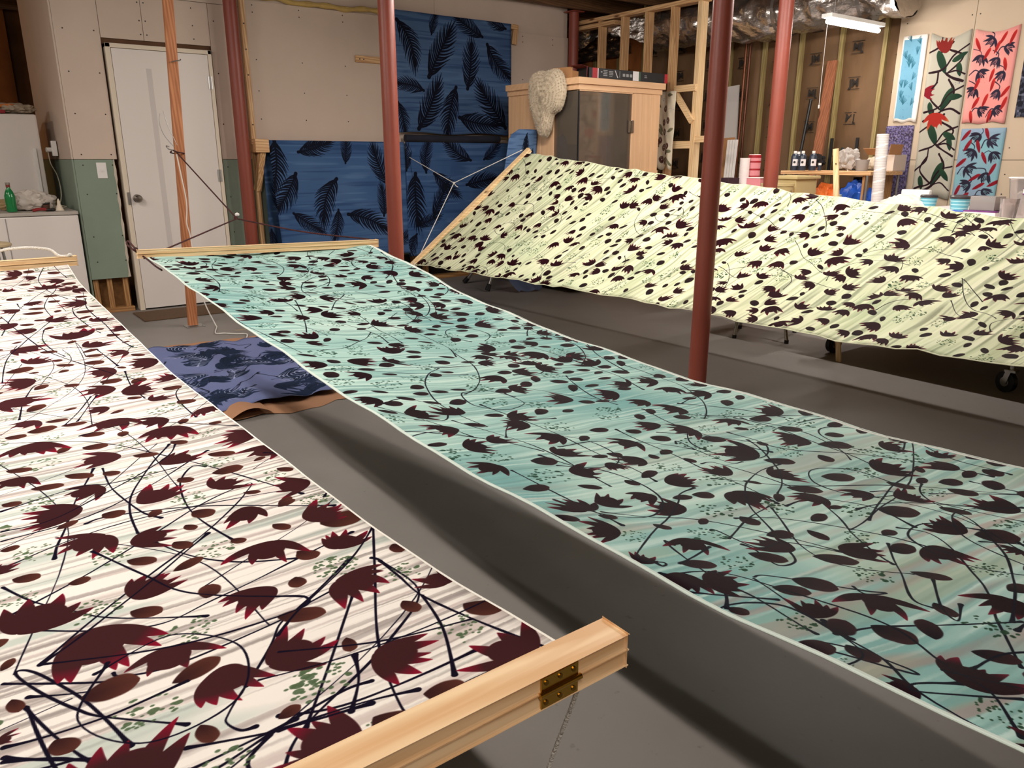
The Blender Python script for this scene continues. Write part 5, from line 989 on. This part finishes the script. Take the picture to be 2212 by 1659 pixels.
put('switch_plate', box(B(), 1.152, 1.222, YA-.006, YA, 1.07, 1.19, .002), WHITE2, ls_); put('switch_toggle', box(B(), 1.182, 1.192, YA-.014, YA-.006, 1.12, 1.14, .001), WHITE2, ls_)
# mat, cloth on floor
b_ = B(); box(b_, 1.24, 1.90, 6.41, 6.83, .001, .010, .006); tag(put('door_mat', b_, mat('brown_mat', (98, 74, 52), .95, var=.12, vs=60)), 'thin brown door mat in front of the white door', 'mat')
def quad(P, u, v):
    a, b, c, d = [Vector(p) for p in P]; return a*(1-u)*(1-v)+b*u*(1-v)+c*u*v+d*(1-u)*v
fc = thing('floor_cloth', 'periwinkle cloth with dark monstera prints drying on brown paper', 'cloth', (1.4, 4.5, 0))
QP = [(.55, 3.60, 0), (1.70, 3.60, 0), (2.0, 5.40, 0), (.88, 5.42, 0)]
b_ = B(); sheet(b_, lambda u, v: quad(QP, u, v)+Vector((.012*wob(v*6, u), .03*wob(u*5, v*2), .006+.004*math.sin(u*6)+(.03 if 0 else 0))), 20, 20); o = put('paper_underlay', b_, KP, fc, smooth=True, angle=180)
Tb = Tex(1.0, 1.5, 420, (112, 120, 160)); Tb.blend(vn(Tb.h, Tb.w, 8, 6)*.5, (96, 104, 142))
for i in range(64):
    u, v = rs.uniform(.02, .98), rs.uniform(.02, 1.48); a = rs.choice([0, 180, 90])+rs.uniform(-40, 40)
    if i % 3 < 2: Tb.flower(u, v, .15, a, (30, 42, 66), (38, 52, 82), 6); Tb.frond(u, v, .16, a, (150, 158, 190) if i % 2 else (24, 34, 54), .8, 7)
    Tb.stroke([(u, v), (u+.06, v+.05), (u+.12*math.cos(i), v+.13)], .0035, (22, 28, 44), .4, 1)
QC = [(.60, 3.76, 0), (1.66, 3.74, 0), (1.93, 5.16, 0), (1.0, 5.28, 0)]
b_ = B(); sheet(b_, lambda u, v: quad(QC, u, v)+Vector((.015*wob(v*6, u), .03*wob(u*6, v*2, 3), .034+.006*wob(u*4, v*5)+.004*math.sin(v*20))), 30, 36)
o = put('printed_cloth', b_, cloth_mat('floor_cloth_print', Tb, .9, bump=.4, bs=300, spec=.1), fc, smooth=True, angle=180); solidify(o, .002)
b_ = B(); sheet(b_, lambda u, v: Vector((1.02+.20*u, 3.60+.20*v, .02+.035*math.sin(math.pi*u)*1.0*(1-v*.5))), 12, 4); o = put('paper_curl', b_, KP, fc, smooth=True, angle=180)
tag(put('dried_drip', box(B(), 1.70, 1.80, 5.66, 5.70, .0, .002), mat('dust', (150, 136, 118), .9)), 'pale dried drip on the floor near the trailing cord', 'stain')
# ------------------------------------------------------------------ right-hand work area
WT = mat('white_laminate', (222, 214, 212), .5); ALU = mat('aluminium', (150, 148, 146), .35, metal=.8)
tb = thing('work_table', 'long white work table behind the pale green cloth with cups and brushes', 'table', (5.8, 4.4, 0))
put('tabletop', box(B(), 5.25, 6.02, 4.04, 5.0, .945, .985, .004), WT, tb)
for x in (5.32, 5.96):
    for y in (4.10, 4.92): put('leg', cyl(B(), (x, y, 0), (x, y, .945), .016, n=12), ALU, tb)
sl = thing('metal_stool', 'low stool with splayed metal legs showing under the pale green cloth', 'stool', (4.68, 3.23, 0))
put('seat', box(B(), 4.52, 4.86, 3.06, 3.42, .44, .47, .006), BLACK, sl)
for (x, y, X, Y) in ((4.45, 3.31, 4.56, 3.33), (4.60, 2.99, 4.66, 3.12), (4.75, 3.49, 4.74, 3.38), (4.95, 3.16, 4.82, 3.18)):
    lg = put('leg', cyl(B(), (x, y, .02), (X, Y, .44), .012, n=12), CHROME, sl, smooth=True); put('rubber_foot', cyl(B(), (x, y, 0), (x, y, .024), .015, n=12), BLACK, lg)
wt = thing('print_table', 'wheeled wooden work table loaded with boxes near the hanging scarves', 'table', (5.3, 1.9, 0))
put('tabletop', box(B(), 4.62, 6.30, .9, 2.78, .84, .88, .004), WT, wt); put('base_shelf', box(B(), 4.5, 6.0, 1.0, 2.75, .26, .30, .004), PINE['y'], wt)
for x in (4.68, 6.2):
    for y in (1.05, 2.70): put('leg', box(B(), x-.03, x+.03, y-.03, y+.03, .30, .84, .003), PINE['z'], wt)
put('edge_board', box(B(), 4.46, 4.5, .95, 2.78, .22, .31, .003), STUDM['y'], wt)
def caster(x, y, h=.26, a=0, r=.058):
    t = put('caster', cyl(B(), (x, y, r+.06), (x, y, h), .014, n=12), CHROME, wt, smooth=True)
    c_, s_ = math.cos(a), math.sin(a); b_ = B()
    for sg in (-1, 1): beam(b_, (x+sg*.02*s_, y-sg*.02*c_, r+.07), (x+.02*c_+sg*.02*s_, y+.02*s_-sg*.02*c_, r-.005), .004, .03, (c_, s_, 0))
    box(b_, x-.028, x+.028, y-.028, y+.028, r+.06, r+.072); put('fork', b_, CHROME, t)
    b_ = B(); cyl(b_, (x+.02*c_+.014*s_, y+.02*s_-.014*c_, r), (x+.02*c_-.014*s_, y+.02*s_+.014*c_, r), r, n=24); put('wheel', b_, BLACK, t, smooth=True)
    b_ = B(); cyl(b_, (x+.02*c_+.017*s_, y+.02*s_-.017*c_, r), (x+.02*c_-.017*s_, y+.02*s_+.017*c_, r), r*.45, n=18); put('hub', b_, CHROME, t, smooth=True)
caster(4.60, 2.66, a=-.2); caster(4.55, 1.58, a=1.2); caster(5.9, 2.66, a=.4); caster(5.9, 1.1, a=.8)
# low stand with bins
sd = thing('low_stand', 'low wooden stand holding the pale yellow bins', 'stand', (5.75, 3.55, 0))
put('stand_top', box(B(), 5.36, 6.0, 3.30, 4.02, .68, .71, .003), PINE['x'], sd)
for x in (5.4, 5.96):
    for y in (3.34, 3.98): put('leg', box(B(), x-.02, x+.02, y-.02, y+.02, 0, .68), PINE['z'], sd)
YL = mat('pale_yellow_plastic', (206, 186, 134), .45)
bn = thing('storage_bin', 'pale yellow lidded storage bin on the low stand', 'bin', (5.85, 3.55, .71))
put('bin_body', box(B(), 5.66, 5.96, 3.74, 3.98, .711, 1.06, .012), YL, bn); put('bin_lid', box(B(), 5.64, 5.975, 3.72, 4.0, 1.06, 1.085, .006), YL, bn)
bk = thing('bucket', 'pale yellow round bucket in front of the lidded bin', 'bucket', (5.5, 3.62, .71))
put('bucket_body', lathe(B(), [(.0, 0), (.10, 0), (.125, .30), (.13, .30), (.13, .32), (.118, .32), (.095, .01), (0, .01)], (5.50, 3.80, .711), 28), YL, bk, smooth=True)
b_ = B(); tube(b_, [(5.50+.128*math.cos(a), 3.80+.128*math.sin(a)-.0, .98-.12*math.sin((a+1.57)/1)) for a in np.linspace(-1.57, 1.57, 9)], .003, 6); put('bucket_handle', b_, METAL, bk)
# table things: stacked cups
def cup_stack(x, y, z, n, r, h, m, m2, label, name, cat, step, band=None):
    t = thing(name, label, cat, (x, y, z))
    for i in range(n):
        z0 = z+i*step
        put('cup', lathe(B(), [(.0, 0), (r*.78, 0), (r, h), (r*1.06, h), (r*1.06, h+.006), (r*.96, h+.006), (r*.75, .004), (0, .004)], (x, y, z0), 20), m if (band is None or i not in band) else m2, t, smooth=True)
    return t
WP_ = mat('white_paper_cup', (232, 222, 218), .5); PK = mat('pink_plastic', (206, 130, 136), .45); RD_ = mat('dark_red_plastic', (150, 22, 34), .4)
cup_stack(5.86, 4.40, .986, 14, .042, .07, WP_, WP_, 'tall stack of ribbed white paper cups on the long table', 'cup_stack', 'cups', .0125)
rc = thing('red_tube', 'pink cylinder with dark red bands and lid behind the white cups', 'container', (5.95, 4.36, .985))
for z0, z1, m_ in ((.986, 1.06, PK), (1.06, 1.075, RD_), (1.075, 1.12, PK), (1.12, 1.135, RD_), (1.135, 1.185, PK), (1.185, 1.20, RD_), (1.20, 1.225, PK), (1.225, 1.25, RD_)):
    put('band', cyl(B(), (5.94, 4.36, z0), (5.94, 4.36, z1), .055, n=24), m_, rc, smooth=True)
put('cap_top', cyl(B(), (5.94, 4.36, 1.25), (5.94, 4.36, 1.256), .05, n=24), WP_, rc)
pt_ = thing('pink_tub', 'small pink open tub in front of the banded cylinder', 'tub', (5.72, 4.18, .985)); put('tub_body', box(B(), 5.66, 5.80, 4.08, 4.22, .986, 1.065, .006), PK, pt_); put('tub_rim', box(B(), 5.655, 5.805, 4.075, 4.225, 1.06, 1.068, .003), WP_, pt_)
tag(put('black_box', box(B(), 5.60, 5.75, 4.36, 4.48, .986, 1.06, .004), mat('dark_plum_box', (48, 26, 34), .5)), 'small dark plum box beside the pink tub', 'box')
for i, (x, y, tx, h, m_) in enumerate(((5.5, 4.52, -.02, .16, (150, 60, 60)), (5.52, 4.47, .0, .19, (60, 20, 30)), (5.54, 4.42, .03, .17, (200, 180, 170)), (5.50, 4.44, .015, .15, (90, 30, 60)))):
    br = thing('paint_brush', ['reddish brush', 'dark-handled tall brush', 'pale-handled brush', 'plum-handled brush'][i]+' standing in the jar on the long table', 'brush', (x, y, .99))
    put('handle', cyl(B(), (x, y, 1.0), (x+tx, y+tx, 1.0+h*.75), .005, .004, n=8), mat('brush_handle_%d' % i, m_, .5), br); put('bristles', cyl(B(), (x+tx, y+tx, 1.0+h*.75), (x+tx*1.3, y+tx*1.3, 1.0+h), .006, .002, n=8), mat('bristles', (90, 70, 54), .9), br)
jr = thing('brush_jar', 'plum jar holding paint brushes on the long table', 'jar', (5.52, 4.46, .985)); put('jar_body', lathe(B(), [(.0, 0), (.04, 0), (.042, .07), (.038, .07), (.036, .006), (0, .006)], (5.52, 4.46, .986), 20), mat('plum_glass', (84, 34, 58), .3), jr, smooth=True)
tag(put('paper_sheet', box(B(), 5.32, 5.58, 4.08, 4.40, .986, .989), mat('paper', (220, 214, 216), .8)), 'white paper sheets spread on the long table edge', 'paper')
tag(put('paper_roll_flat', cyl(B(), (5.30, 4.42, 1.0), (5.36, 4.9, 1.0), .014, n=12), mat('paper', (220, 214, 216), .8), smooth=True), 'thin rolled paper lying on the long table', 'paper roll')
# wooden shelf unit with bottles, bags and books
su = thing('shelf_unit', 'low black-framed shelf unit with a wooden top against the insulated wall', 'shelf', (6.35, 3.72, 0))
SXa, SXb, SYa, SYb = 6.05, 6.55, 3.36, 4.14
put('shelf_top', box(B(), SXa, SXb, SYa-.02, SYb+.02, 1.09, 1.12, .003), PINE['y'], su); put('shelf_board', box(B(), SXa, SXb, SYa, SYb, .68, .70, .003), PINE['y'], su)
for x in (SXa+.01, SXb-.01):
    for y in (SYa+.01, SYb-.01): put('leg', cyl(B(), (x, y, 0), (x, y, 1.09), .010, n=10), ALU, su)
put('side_panel', box(B(), SXa+.03, SXb-.03, SYa+.04, SYa+.06, .70, 1.09), STUDM['z'], su)
BOT = mat('dark_ink_bottle', (44, 52, 66), .3); LBL = mat('bottle_label', (222, 216, 218), .6)
for i, (x, y, h) in enumerate(((6.12, 4.08, .135), (6.13, 4.01, .135), (6.20, 3.955, .135), (6.20, 4.10, .13))):
    t = thing('ink_bottle', ['tall dark ink bottle standing outermost on the shelf top', 'dark ink bottle in the middle of the front pair on the shelf top', 'dark ink bottle whose label shows a small code block', 'dark ink bottle half hidden behind the front pair'][i], 'bottle', (x, y, 1.12), 'ink bottles on the shelf')
    put('bottle_body', lathe(B(), [(.0, 0), (.03, 0), (.031, .004), (.031, h-.02), (.022, h), (.012, h+.005)], (x, y, 1.121), 20), BOT, t, smooth=True)
    put('bottle_cap', cyl(B(), (x, y, 1.121+h+.005), (x, y, 1.121+h+.027), .0135, n=14), WHITE2, t)
    b_ = B(); 
    for k in range(9):
        a0 = math.radians(185+k*10); a1 = math.radians(195+k*10); R_ = .0316
        b_.faces.new([b_.verts.new((x+R_*math.cos(a), y+R_*math.sin(a), z_)) for a, z_ in ((a0, 1.16), (a1, 1.16), (a1, 1.215), (a0, 1.215))])
    put('label', b_, LBL, t)
    put('label_dot', cyl(B(), (x-.026, y-.0175, 1.19), (x-.0275, y-.0185, 1.19), .010, n=14), BLACK, t)
sb = thing('small_jar', 'small dark jar with white cap beside the ink bottles', 'jar', (6.2, 3.88, 1.12)); put('jar_body', cyl(B(), (6.20, 3.885, 1.121), (6.20, 3.885, 1.165), .015, n=14), BOT, sb); put('jar_cap', cyl(B(), (6.20, 3.885, 1.165), (6.20, 3.885, 1.183), .013, n=14), WHITE2, sb)
crumple('plastic_bag', (6.28, 3.68, 1.121), .085, glass('clear_bag', (220, 212, 205), .45, .1), 6, 'clear crumpled plastic bag on the shelf top', 'bag', sq=(.9, 1.15, 1.0), amp=.3)
cb = thing('clear_tub', 'clear plastic tub standing beside the crumpled bag on the shelf', 'tub', (6.3, 3.55, 1.12)); put('tub_shell', lathe(B(), [(.0, 0), (.045, 0), (.055, .09), (.05, .09), (.042, .004), (0, .004)], (6.28, 3.55, 1.121), 22), glass('frosted_plastic', (205, 198, 194), .4, .2), cb, smooth=True)
crumple('grocery_bag', (6.16, 3.80, .701), .13, mat('orange_bag', (226, 92, 28), .35, c2=(240, 140, 70), vs=9, bump=.6, bs=20), 12, 'orange plastic grocery bag below the shelf top', 'bag', sq=(.7, .95, 1.2), amp=.3)
crumple('grocery_bag', (6.16, 3.50, .701), .155, mat('blue_bag', (20, 62, 146), .3, c2=(40, 92, 190), vs=9, bump=.6, bs=20), 17, 'shiny blue plastic bag stuffed below the shelf top', 'bag', sq=(.7, .95, 1.08), amp=.3)
BC = [(60, 30, 40), (200, 190, 180), (110, 60, 40), (180, 170, 160), (60, 50, 60), (150, 120, 90), (210, 205, 200), (80, 40, 30), (170, 160, 150), (50, 44, 50)]
for i in range(10):
    y = 3.44+i*.026; tl_ = .02
    t = thing('book', ['dark plum', 'pale cream', 'brown', 'light grey', 'charcoal', 'tan', 'white', 'dark brown', 'grey', 'near-black'][i]+' book standing in the row under the shelf top', 'book', (6.25, y, .70), 'books under the shelf top')
    b_ = B(); beam(b_, (6.44, y, .702), (6.44, y-tl_, 1.04+.03*math.sin(i*3)), .018, .14, (1, 0, 0)); put('cover', b_, mat('book_%d' % i, BC[i], .7), t)
# things leaning on the insulated wall
tag(put('foam_board', beam(B(), (6.72, 5.20, .0), (6.84, 5.36, 1.93), .012, .16, (0, 1, 0)), mat('white_board', (206, 200, 196), .8)), 'narrow white board leaning on the insulated wall', 'board')
tag(put('cardboard_sheet', beam(B(), (6.50, 5.27, .0), (6.74, 5.34, 1.42), .02, .26, (0, 1, 0)), CARD), 'brown cardboard sheet leaning below the white board', 'cardboard')
t = thing('shutter_panel', 'white slatted panel leaning beside the cardboard sheet', 'panel', (6.6, 5.1, .4))
for i in range(4): b_ = B(); beam(b_, (6.46, 5.12-.032*i, .0), (6.60, 5.17-.032*i, 1.40), .012, .026, (0, 1, 0)); put('slat', b_, WHITE2, t)
for i, (y, c) in enumerate(((5.17, (110, 62, 40)), (5.12, (90, 50, 34)))): tag(put('copper_pipe', cyl(B(), (6.74, y, .0), (6.80, y+.03, 2.4), .012, n=10), mat('pipe_%d' % i, c, .4, metal=.5), smooth=True), ['reddish pipe running up beside the white board', 'darker brown pipe next to the reddish pipe'][i], 'pipe')
tag(put('plank', beam(B(), (6.60, 4.25, .0), (6.84, 4.27, 2.07), .02, .09, (0, 1, 0), .002), wood('brown_plank', (150, 92, 60), (120, 72, 46), 'z')), 'tall brown plank leaning on the insulated wall', 'plank')
tag(put('black_pole', cyl(B(), (6.57, 4.47, .0), (6.84, 4.45, 1.75), .014, n=12), BLACK, smooth=True), 'black pole leaning on the insulated wall', 'pole')
for y, l in ((4.18, 'black metal bracket behind the leaning plank'), (3.93, 'black metal bracket behind the shelf near the scarves')):
    tag(put('wall_bracket', beam(B(), (6.82, y, 1.10), (6.84, y+.01, 1.40), .01, .028, (0, 1, 0)), BLACK), l, 'bracket')
crumple('felt_bundle', (6.74, 4.26, 1.14), .075, mat('dark_felt', (30, 26, 26), .95), 21, 'dark felt bundle hanging near the leaning plank', 'bundle', sq=(.6, 1, .8), amp=.35)
crumple('felt_bundle', (6.74, 4.0, 1.16), .08, mat('dark_green_felt', (30, 38, 34), .95), 27, 'dark green bristly bundle above the shelf', 'bundle', sq=(.6, 1.1, .8), amp=.4)
crumple('rice_bag', (6.62, 3.62, 1.121), .085, mat('cream_bag', (190, 178, 158), .8), 31, 'cream cloth bag at the back of the shelf top', 'bag', sq=(.6, 1.2, .7), amp=.2)
cb2 = thing('carton', 'open brown carton with white panel beside the perforated roll', 'box', (6.35, 3.36, 1.12)); put('carton_body', box(B(), 6.42, 6.62, 3.36, 3.50, 1.122, 1.25, .002), mat('white_carton', (206, 190, 176), .8), cb2); b_ = B(); beam(b_, (6.41, 3.51, 1.25), (6.36, 3.53, 1.30), .2, .003, (0, 0, 1)); beam(b_, (6.42, 3.36, 1.25), (6.42, 3.35, 1.33), .2, .003, (0, 1, 0)); put('carton_flap', b_, CARD, cb2)
lt = thing('pine_lath', 'bare pine lath standing tilted behind the edge of the pale green cloth', 'lath', (4.43, 2.6, 0)); b_ = B(); beam(b_, (4.43, 2.50, .0), (4.41, 2.67, 1.275), .03, .012, (1, 0, 0), .001); put('lath', b_, PINEL['z'], lt); put('screw', cyl(B(), (4.418, 2.655, 1.19), (4.402, 2.655, 1.19), .004, n=8), SCREW, lt)
# perforated roll standing on the table
T7 = Tex(.36, .5, 600, (214, 206, 202))
for i in range(60):
    for j in range(44): T7.stroke([(.006+i*.006+(j % 2)*.003, .006+j*.0115), (.0065+i*.006+(j % 2)*.003, .006+j*.0115)], .0013, (112, 104, 102), 0)
for i in range(7): T7.stroke([(-.02, i*.085-.05), (.38, i*.085+.03)], .006, (232, 226, 222), 0)
prl = thing('perforated_roll', 'tall white dotted roll standing beside the purple scarf', 'roll', (5.9, 3.16, .88))
b_ = B(); sheet(b_, lambda u, v: (5.70+.042*math.cos(2*math.pi*u)+.0*v, 3.07+.042*math.sin(2*math.pi*u)+.02*v, .90+.49*v), 30, 4); put('roll_wrap', b_, cloth_mat('dotted_roll_print', T7, .7, bump=0, spec=.3), prl, smooth=True, angle=180)
b_ = B(); cyl(b_, (5.70, 3.09, 1.388), (5.70, 3.09, 1.392), .042, n=30); cyl(b_, (5.70, 3.07, .88), (5.70, 3.07, .90), .042, n=30); put('roll_end', b_, WHITE2, prl)
sd2 = thing('side_stand', 'narrow white stand below the perforated roll', 'stand', (5.7, 3.07, 0)); put('stand_top', box(B(), 5.6, 5.8, 2.96, 3.18, .85, .878, .003), WT, sd2)
for x in (5.62, 5.78):
    for y in (2.98, 3.16): put('leg', box(B(), x-.01, x+.01, y-.01, y+.01, 0, .85), WT, sd2)
# printed garments heap
T8 = Tex(.4, .4, 300, (196, 196, 186)); 
for i in range(26):
    u, v = rs.uniform(0, .4), rs.uniform(.18, .4); T8.stroke([(u, v), (u+.04, v+.02*math.sin(i)), (u+.06*math.cos(i), v+.05*math.sin(i*2))], .004, (30, 28, 40))
    if i % 4 == 0: T8.leaf(u, v, .07, i*40, (34, 70, 50), (40, 80, 60), .4)
    if i % 5 == 0: T8.leaf(u, v+.02, .05, i*70, (140, 40, 36), (150, 50, 40), .5)
b_ = B(); bmesh.ops.create_uvsphere(b_, u_segments=40, v_segments=24, radius=1, calc_uvs=True)
for v in b_.verts:
    n = v.co.copy(); k = 1+.12*wob(n.x*4, n.y*4, 3)+.06*math.sin(n.x*13+n.y*9)
    v.co = Vector((5.50+n.x*.12*k, 2.76+n.y*.17*k, .885+max(n.z, 0)*.085*k))
uvl = b_.loops.layers.uv[0] if b_.loops.layers.uv else b_.loops.layers.uv.new('UVMap')
mm = cloth_mat('heap_print', T8, .9, bump=.3, bs=300)
for nd in mm.node_tree.nodes:
    if nd.type == 'UVMAP': nd.uv_map = uvl.name
tag(put('cloth_heap', b_, mm, smooth=True, angle=180), 'heap of cream cloth with black and red prints on the wheeled table', 'cloth')
tag(put('plastic_tray', box(B(), 5.62, 5.66, 2.66, 2.86, .93, 1.01, .01), WHITE2), 'white rounded plastic tray behind the printed cloth heap', 'tray')
# blue coffee cups with dark lids
CUPB = mat('aqua_cup', (96, 168, 186), .5); CUPL = mat('dark_lid', (50, 44, 46), .4)
def ctub(x, y, z, r, h, label, sleeve=True):
    t = thing('lidded_cup', label, 'cup', (x, y, z), 'aqua cups with dark lids')
    put('cup_body', lathe(B(), [(.0, 0), (r*.8, 0), (r, h), (0, h)], (x, y, z), 26), CUPB, t, smooth=True)
    for k in (.3, .55, .8): put('pale_ring', lathe(B(), [(r*(.8+.2*k)+.0006, h*k), (r*(.8+.2*k)+.0012, h*k+.003), (r*(.8+.2*k)+.0006, h*k+.006)], (x, y, z), 26), mat('pale_aqua', (170, 210, 216), .5), t)
    put('lid', lathe(B(), [(0, h), (r*1.07, h), (r*1.07, h+.012), (r*.95, h+.018), (0, h+.018)], (x, y, z), 26), CUPL, t, smooth=True); return t
ctub(5.50, 2.60, .881, .052, .085, 'aqua cup with dark lid standing nearest the printed cloth heap')
ctub(5.62, 2.46, .881, .052, .085, 'aqua cup with dark lid behind the front aqua cup')
ctub(5.42, 2.36, .881, .058, .088, 'largest aqua cup with dark lid beside the clear brush box')
t = thing('wipes_pack', 'pale teal tissue pack lying behind the cloth edge', 'pack', (5.18, 2.45, .88)); put('pack_body', box(B(), 5.10, 5.22, 2.30, 2.46, .881, .912, .008), mat('pale_pack', (204, 206, 198), .5), t); put('pack_print', box(B(), 5.0985, 5.10, 2.31, 2.45, .886, .905), mat('teal_print', (150, 180, 168), .5), t)
tag(put('blue_box', box(B(), 5.06, 5.16, 2.18, 2.28, .881, .90, .003), mat('yellow_box', (214, 180, 110), .6)), 'yellow low box below the largest aqua cup', 'box')
tag(put('blue_pen', cyl(B(), (5.07, 2.16, .908), (5.12, 2.30, .908), .007, n=12), mat('blue_plastic', (30, 70, 160), .4), smooth=True), 'blue marker resting on the yellow box', 'pen')
t = thing('brush_box', 'clear box full of grey bristles on a white carton with purple edge', 'box', (5.15, 2.07, .88))
put('carton', box(B(), 5.02, 5.20, 1.98, 2.16, .881, .915, .003), WP_, t); put('purple_lid', box(B(), 5.018, 5.202, 1.978, 2.162, .915, .922, .002), mat('purple_plastic', (104, 40, 110), .4), t)
put('clear_case', box(B(), 5.04, 5.18, 2.0, 2.14, .923, 1.005, .003), glass('frosted_plastic', (205, 198, 194), .4, .2), t)
b_ = B()
for i in range(26): box(b_, 5.05, 5.17, 2.006+i*.005, 2.0085+i*.005, .924, .97)
put('bristles', b_, mat('grey_bristle', (120, 112, 116), .9), t, kind='stuff')
CLR = glass('clear_plastic', (225, 215, 210), .28, .06)
t = thing('clear_bin', 'large clear plastic bin with a purple-edged label', 'bin', (5.2, 1.78, .88))
def binf(u, v):
    a = 2*math.pi*u; c_, s_ = math.cos(a), math.sin(a); k = (abs(c_)**6+abs(s_)**6)**(-1/6); r = 1+.14*v
    return (5.30+.14*k*c_*r, 1.78+.20*k*s_*r, .881+.23*v)
b_ = B(); sheet(b_, binf, 40, 6); put('bin_shell', b_, CLR, t, smooth=True)
b_ = B(); tube(b_, [binf(i/40, 1.0) for i in range(41)], .005, 8, 1, False); put('bin_rim', b_, mat('clear_rim', (220, 212, 206), .2), t, smooth=True)
put('sticker', box(B(), 5.138, 5.142, 1.80, 1.90, 1.02, 1.055), WP_, t); put('sticker_edge', box(box(B(), 5.1375, 5.1385, 1.80, 1.90, 1.05, 1.057), 5.1375, 5.1385, 1.80, 1.90, 1.018, 1.025), mat('purple_plastic', (104, 40, 110), .4), t)
t = thing('measuring_jug', 'small clear jug with white contents in front of the clear bin', 'jug', (4.98, 1.88, .88)); put('jug_shell', lathe(B(), [(0, 0), (.04, 0), (.05, .12), (.046, .12), (.036, .004), (0, .004)], (4.98, 1.90, .881), 24), CLR, t, smooth=True); put('contents', lathe(B(), [(0, .006), (.035, .006), (.044, .09), (0, .092)], (4.98, 1.90, .881), 24), WP_, t, smooth=True)
t = thing('printer', 'white desktop machine with black base at the table end', 'machine', (5.15, 1.45, .88)); put('machine_body', box(B(), 5.0, 5.35, 1.20, 1.50, .91, 1.05, .012), WHITE2, t); put('machine_base', box(B(), 4.98, 5.36, 1.18, 1.52, .881, .91, .004), BLACK, t); put('paper_slot', box(B(), 4.998, 5.0005, 1.24, 1.48, .95, .958), mat('grey_seam', (150, 142, 140), .5), t)
tag(put('scissors', beam(B(), (4.86, 1.82, .886), (4.84, 1.66, .90), .003, .02), METAL), 'small metal tool lying at the table edge', 'tool')
for i, (x, y, z, r, h) in enumerate(((5.75, 3.42, .711, .035, .21), (5.50, 3.36, .711, .03, .20))):
    t = thing('teal_jar', ['muted teal jar with pale lid below the bottles', 'small muted teal jar near the column'][i], 'jar', (x, y, z)); put('jar_body', lathe(B(), [(0, 0), (r, 0), (r, h), (r*.8, h+.01)], (x, y, z), 20), mat('muted_teal', (84, 116, 118), .5), t, smooth=True); put('jar_lid', cyl(B(), (x, y, z+h+.01), (x, y, z+h+.03), r*.85, n=20), mat('muted_lid', (150, 160, 156), .5), t)
for i in range(3):
    t = thing('white_tub', ['white tub on the base shelf nearest the wheel', 'white tub behind the first on the base shelf', 'white tub deeper on the base shelf'][i], 'tub', (4.85+.14*i, 2.5-.12*i, .30)); put('tub_body', lathe(B(), [(0, 0), (.045, 0), (.05, .1), (0, .1)], (4.85+.14*i, 2.5-.12*i, .301), 20), WP_, t, smooth=True)
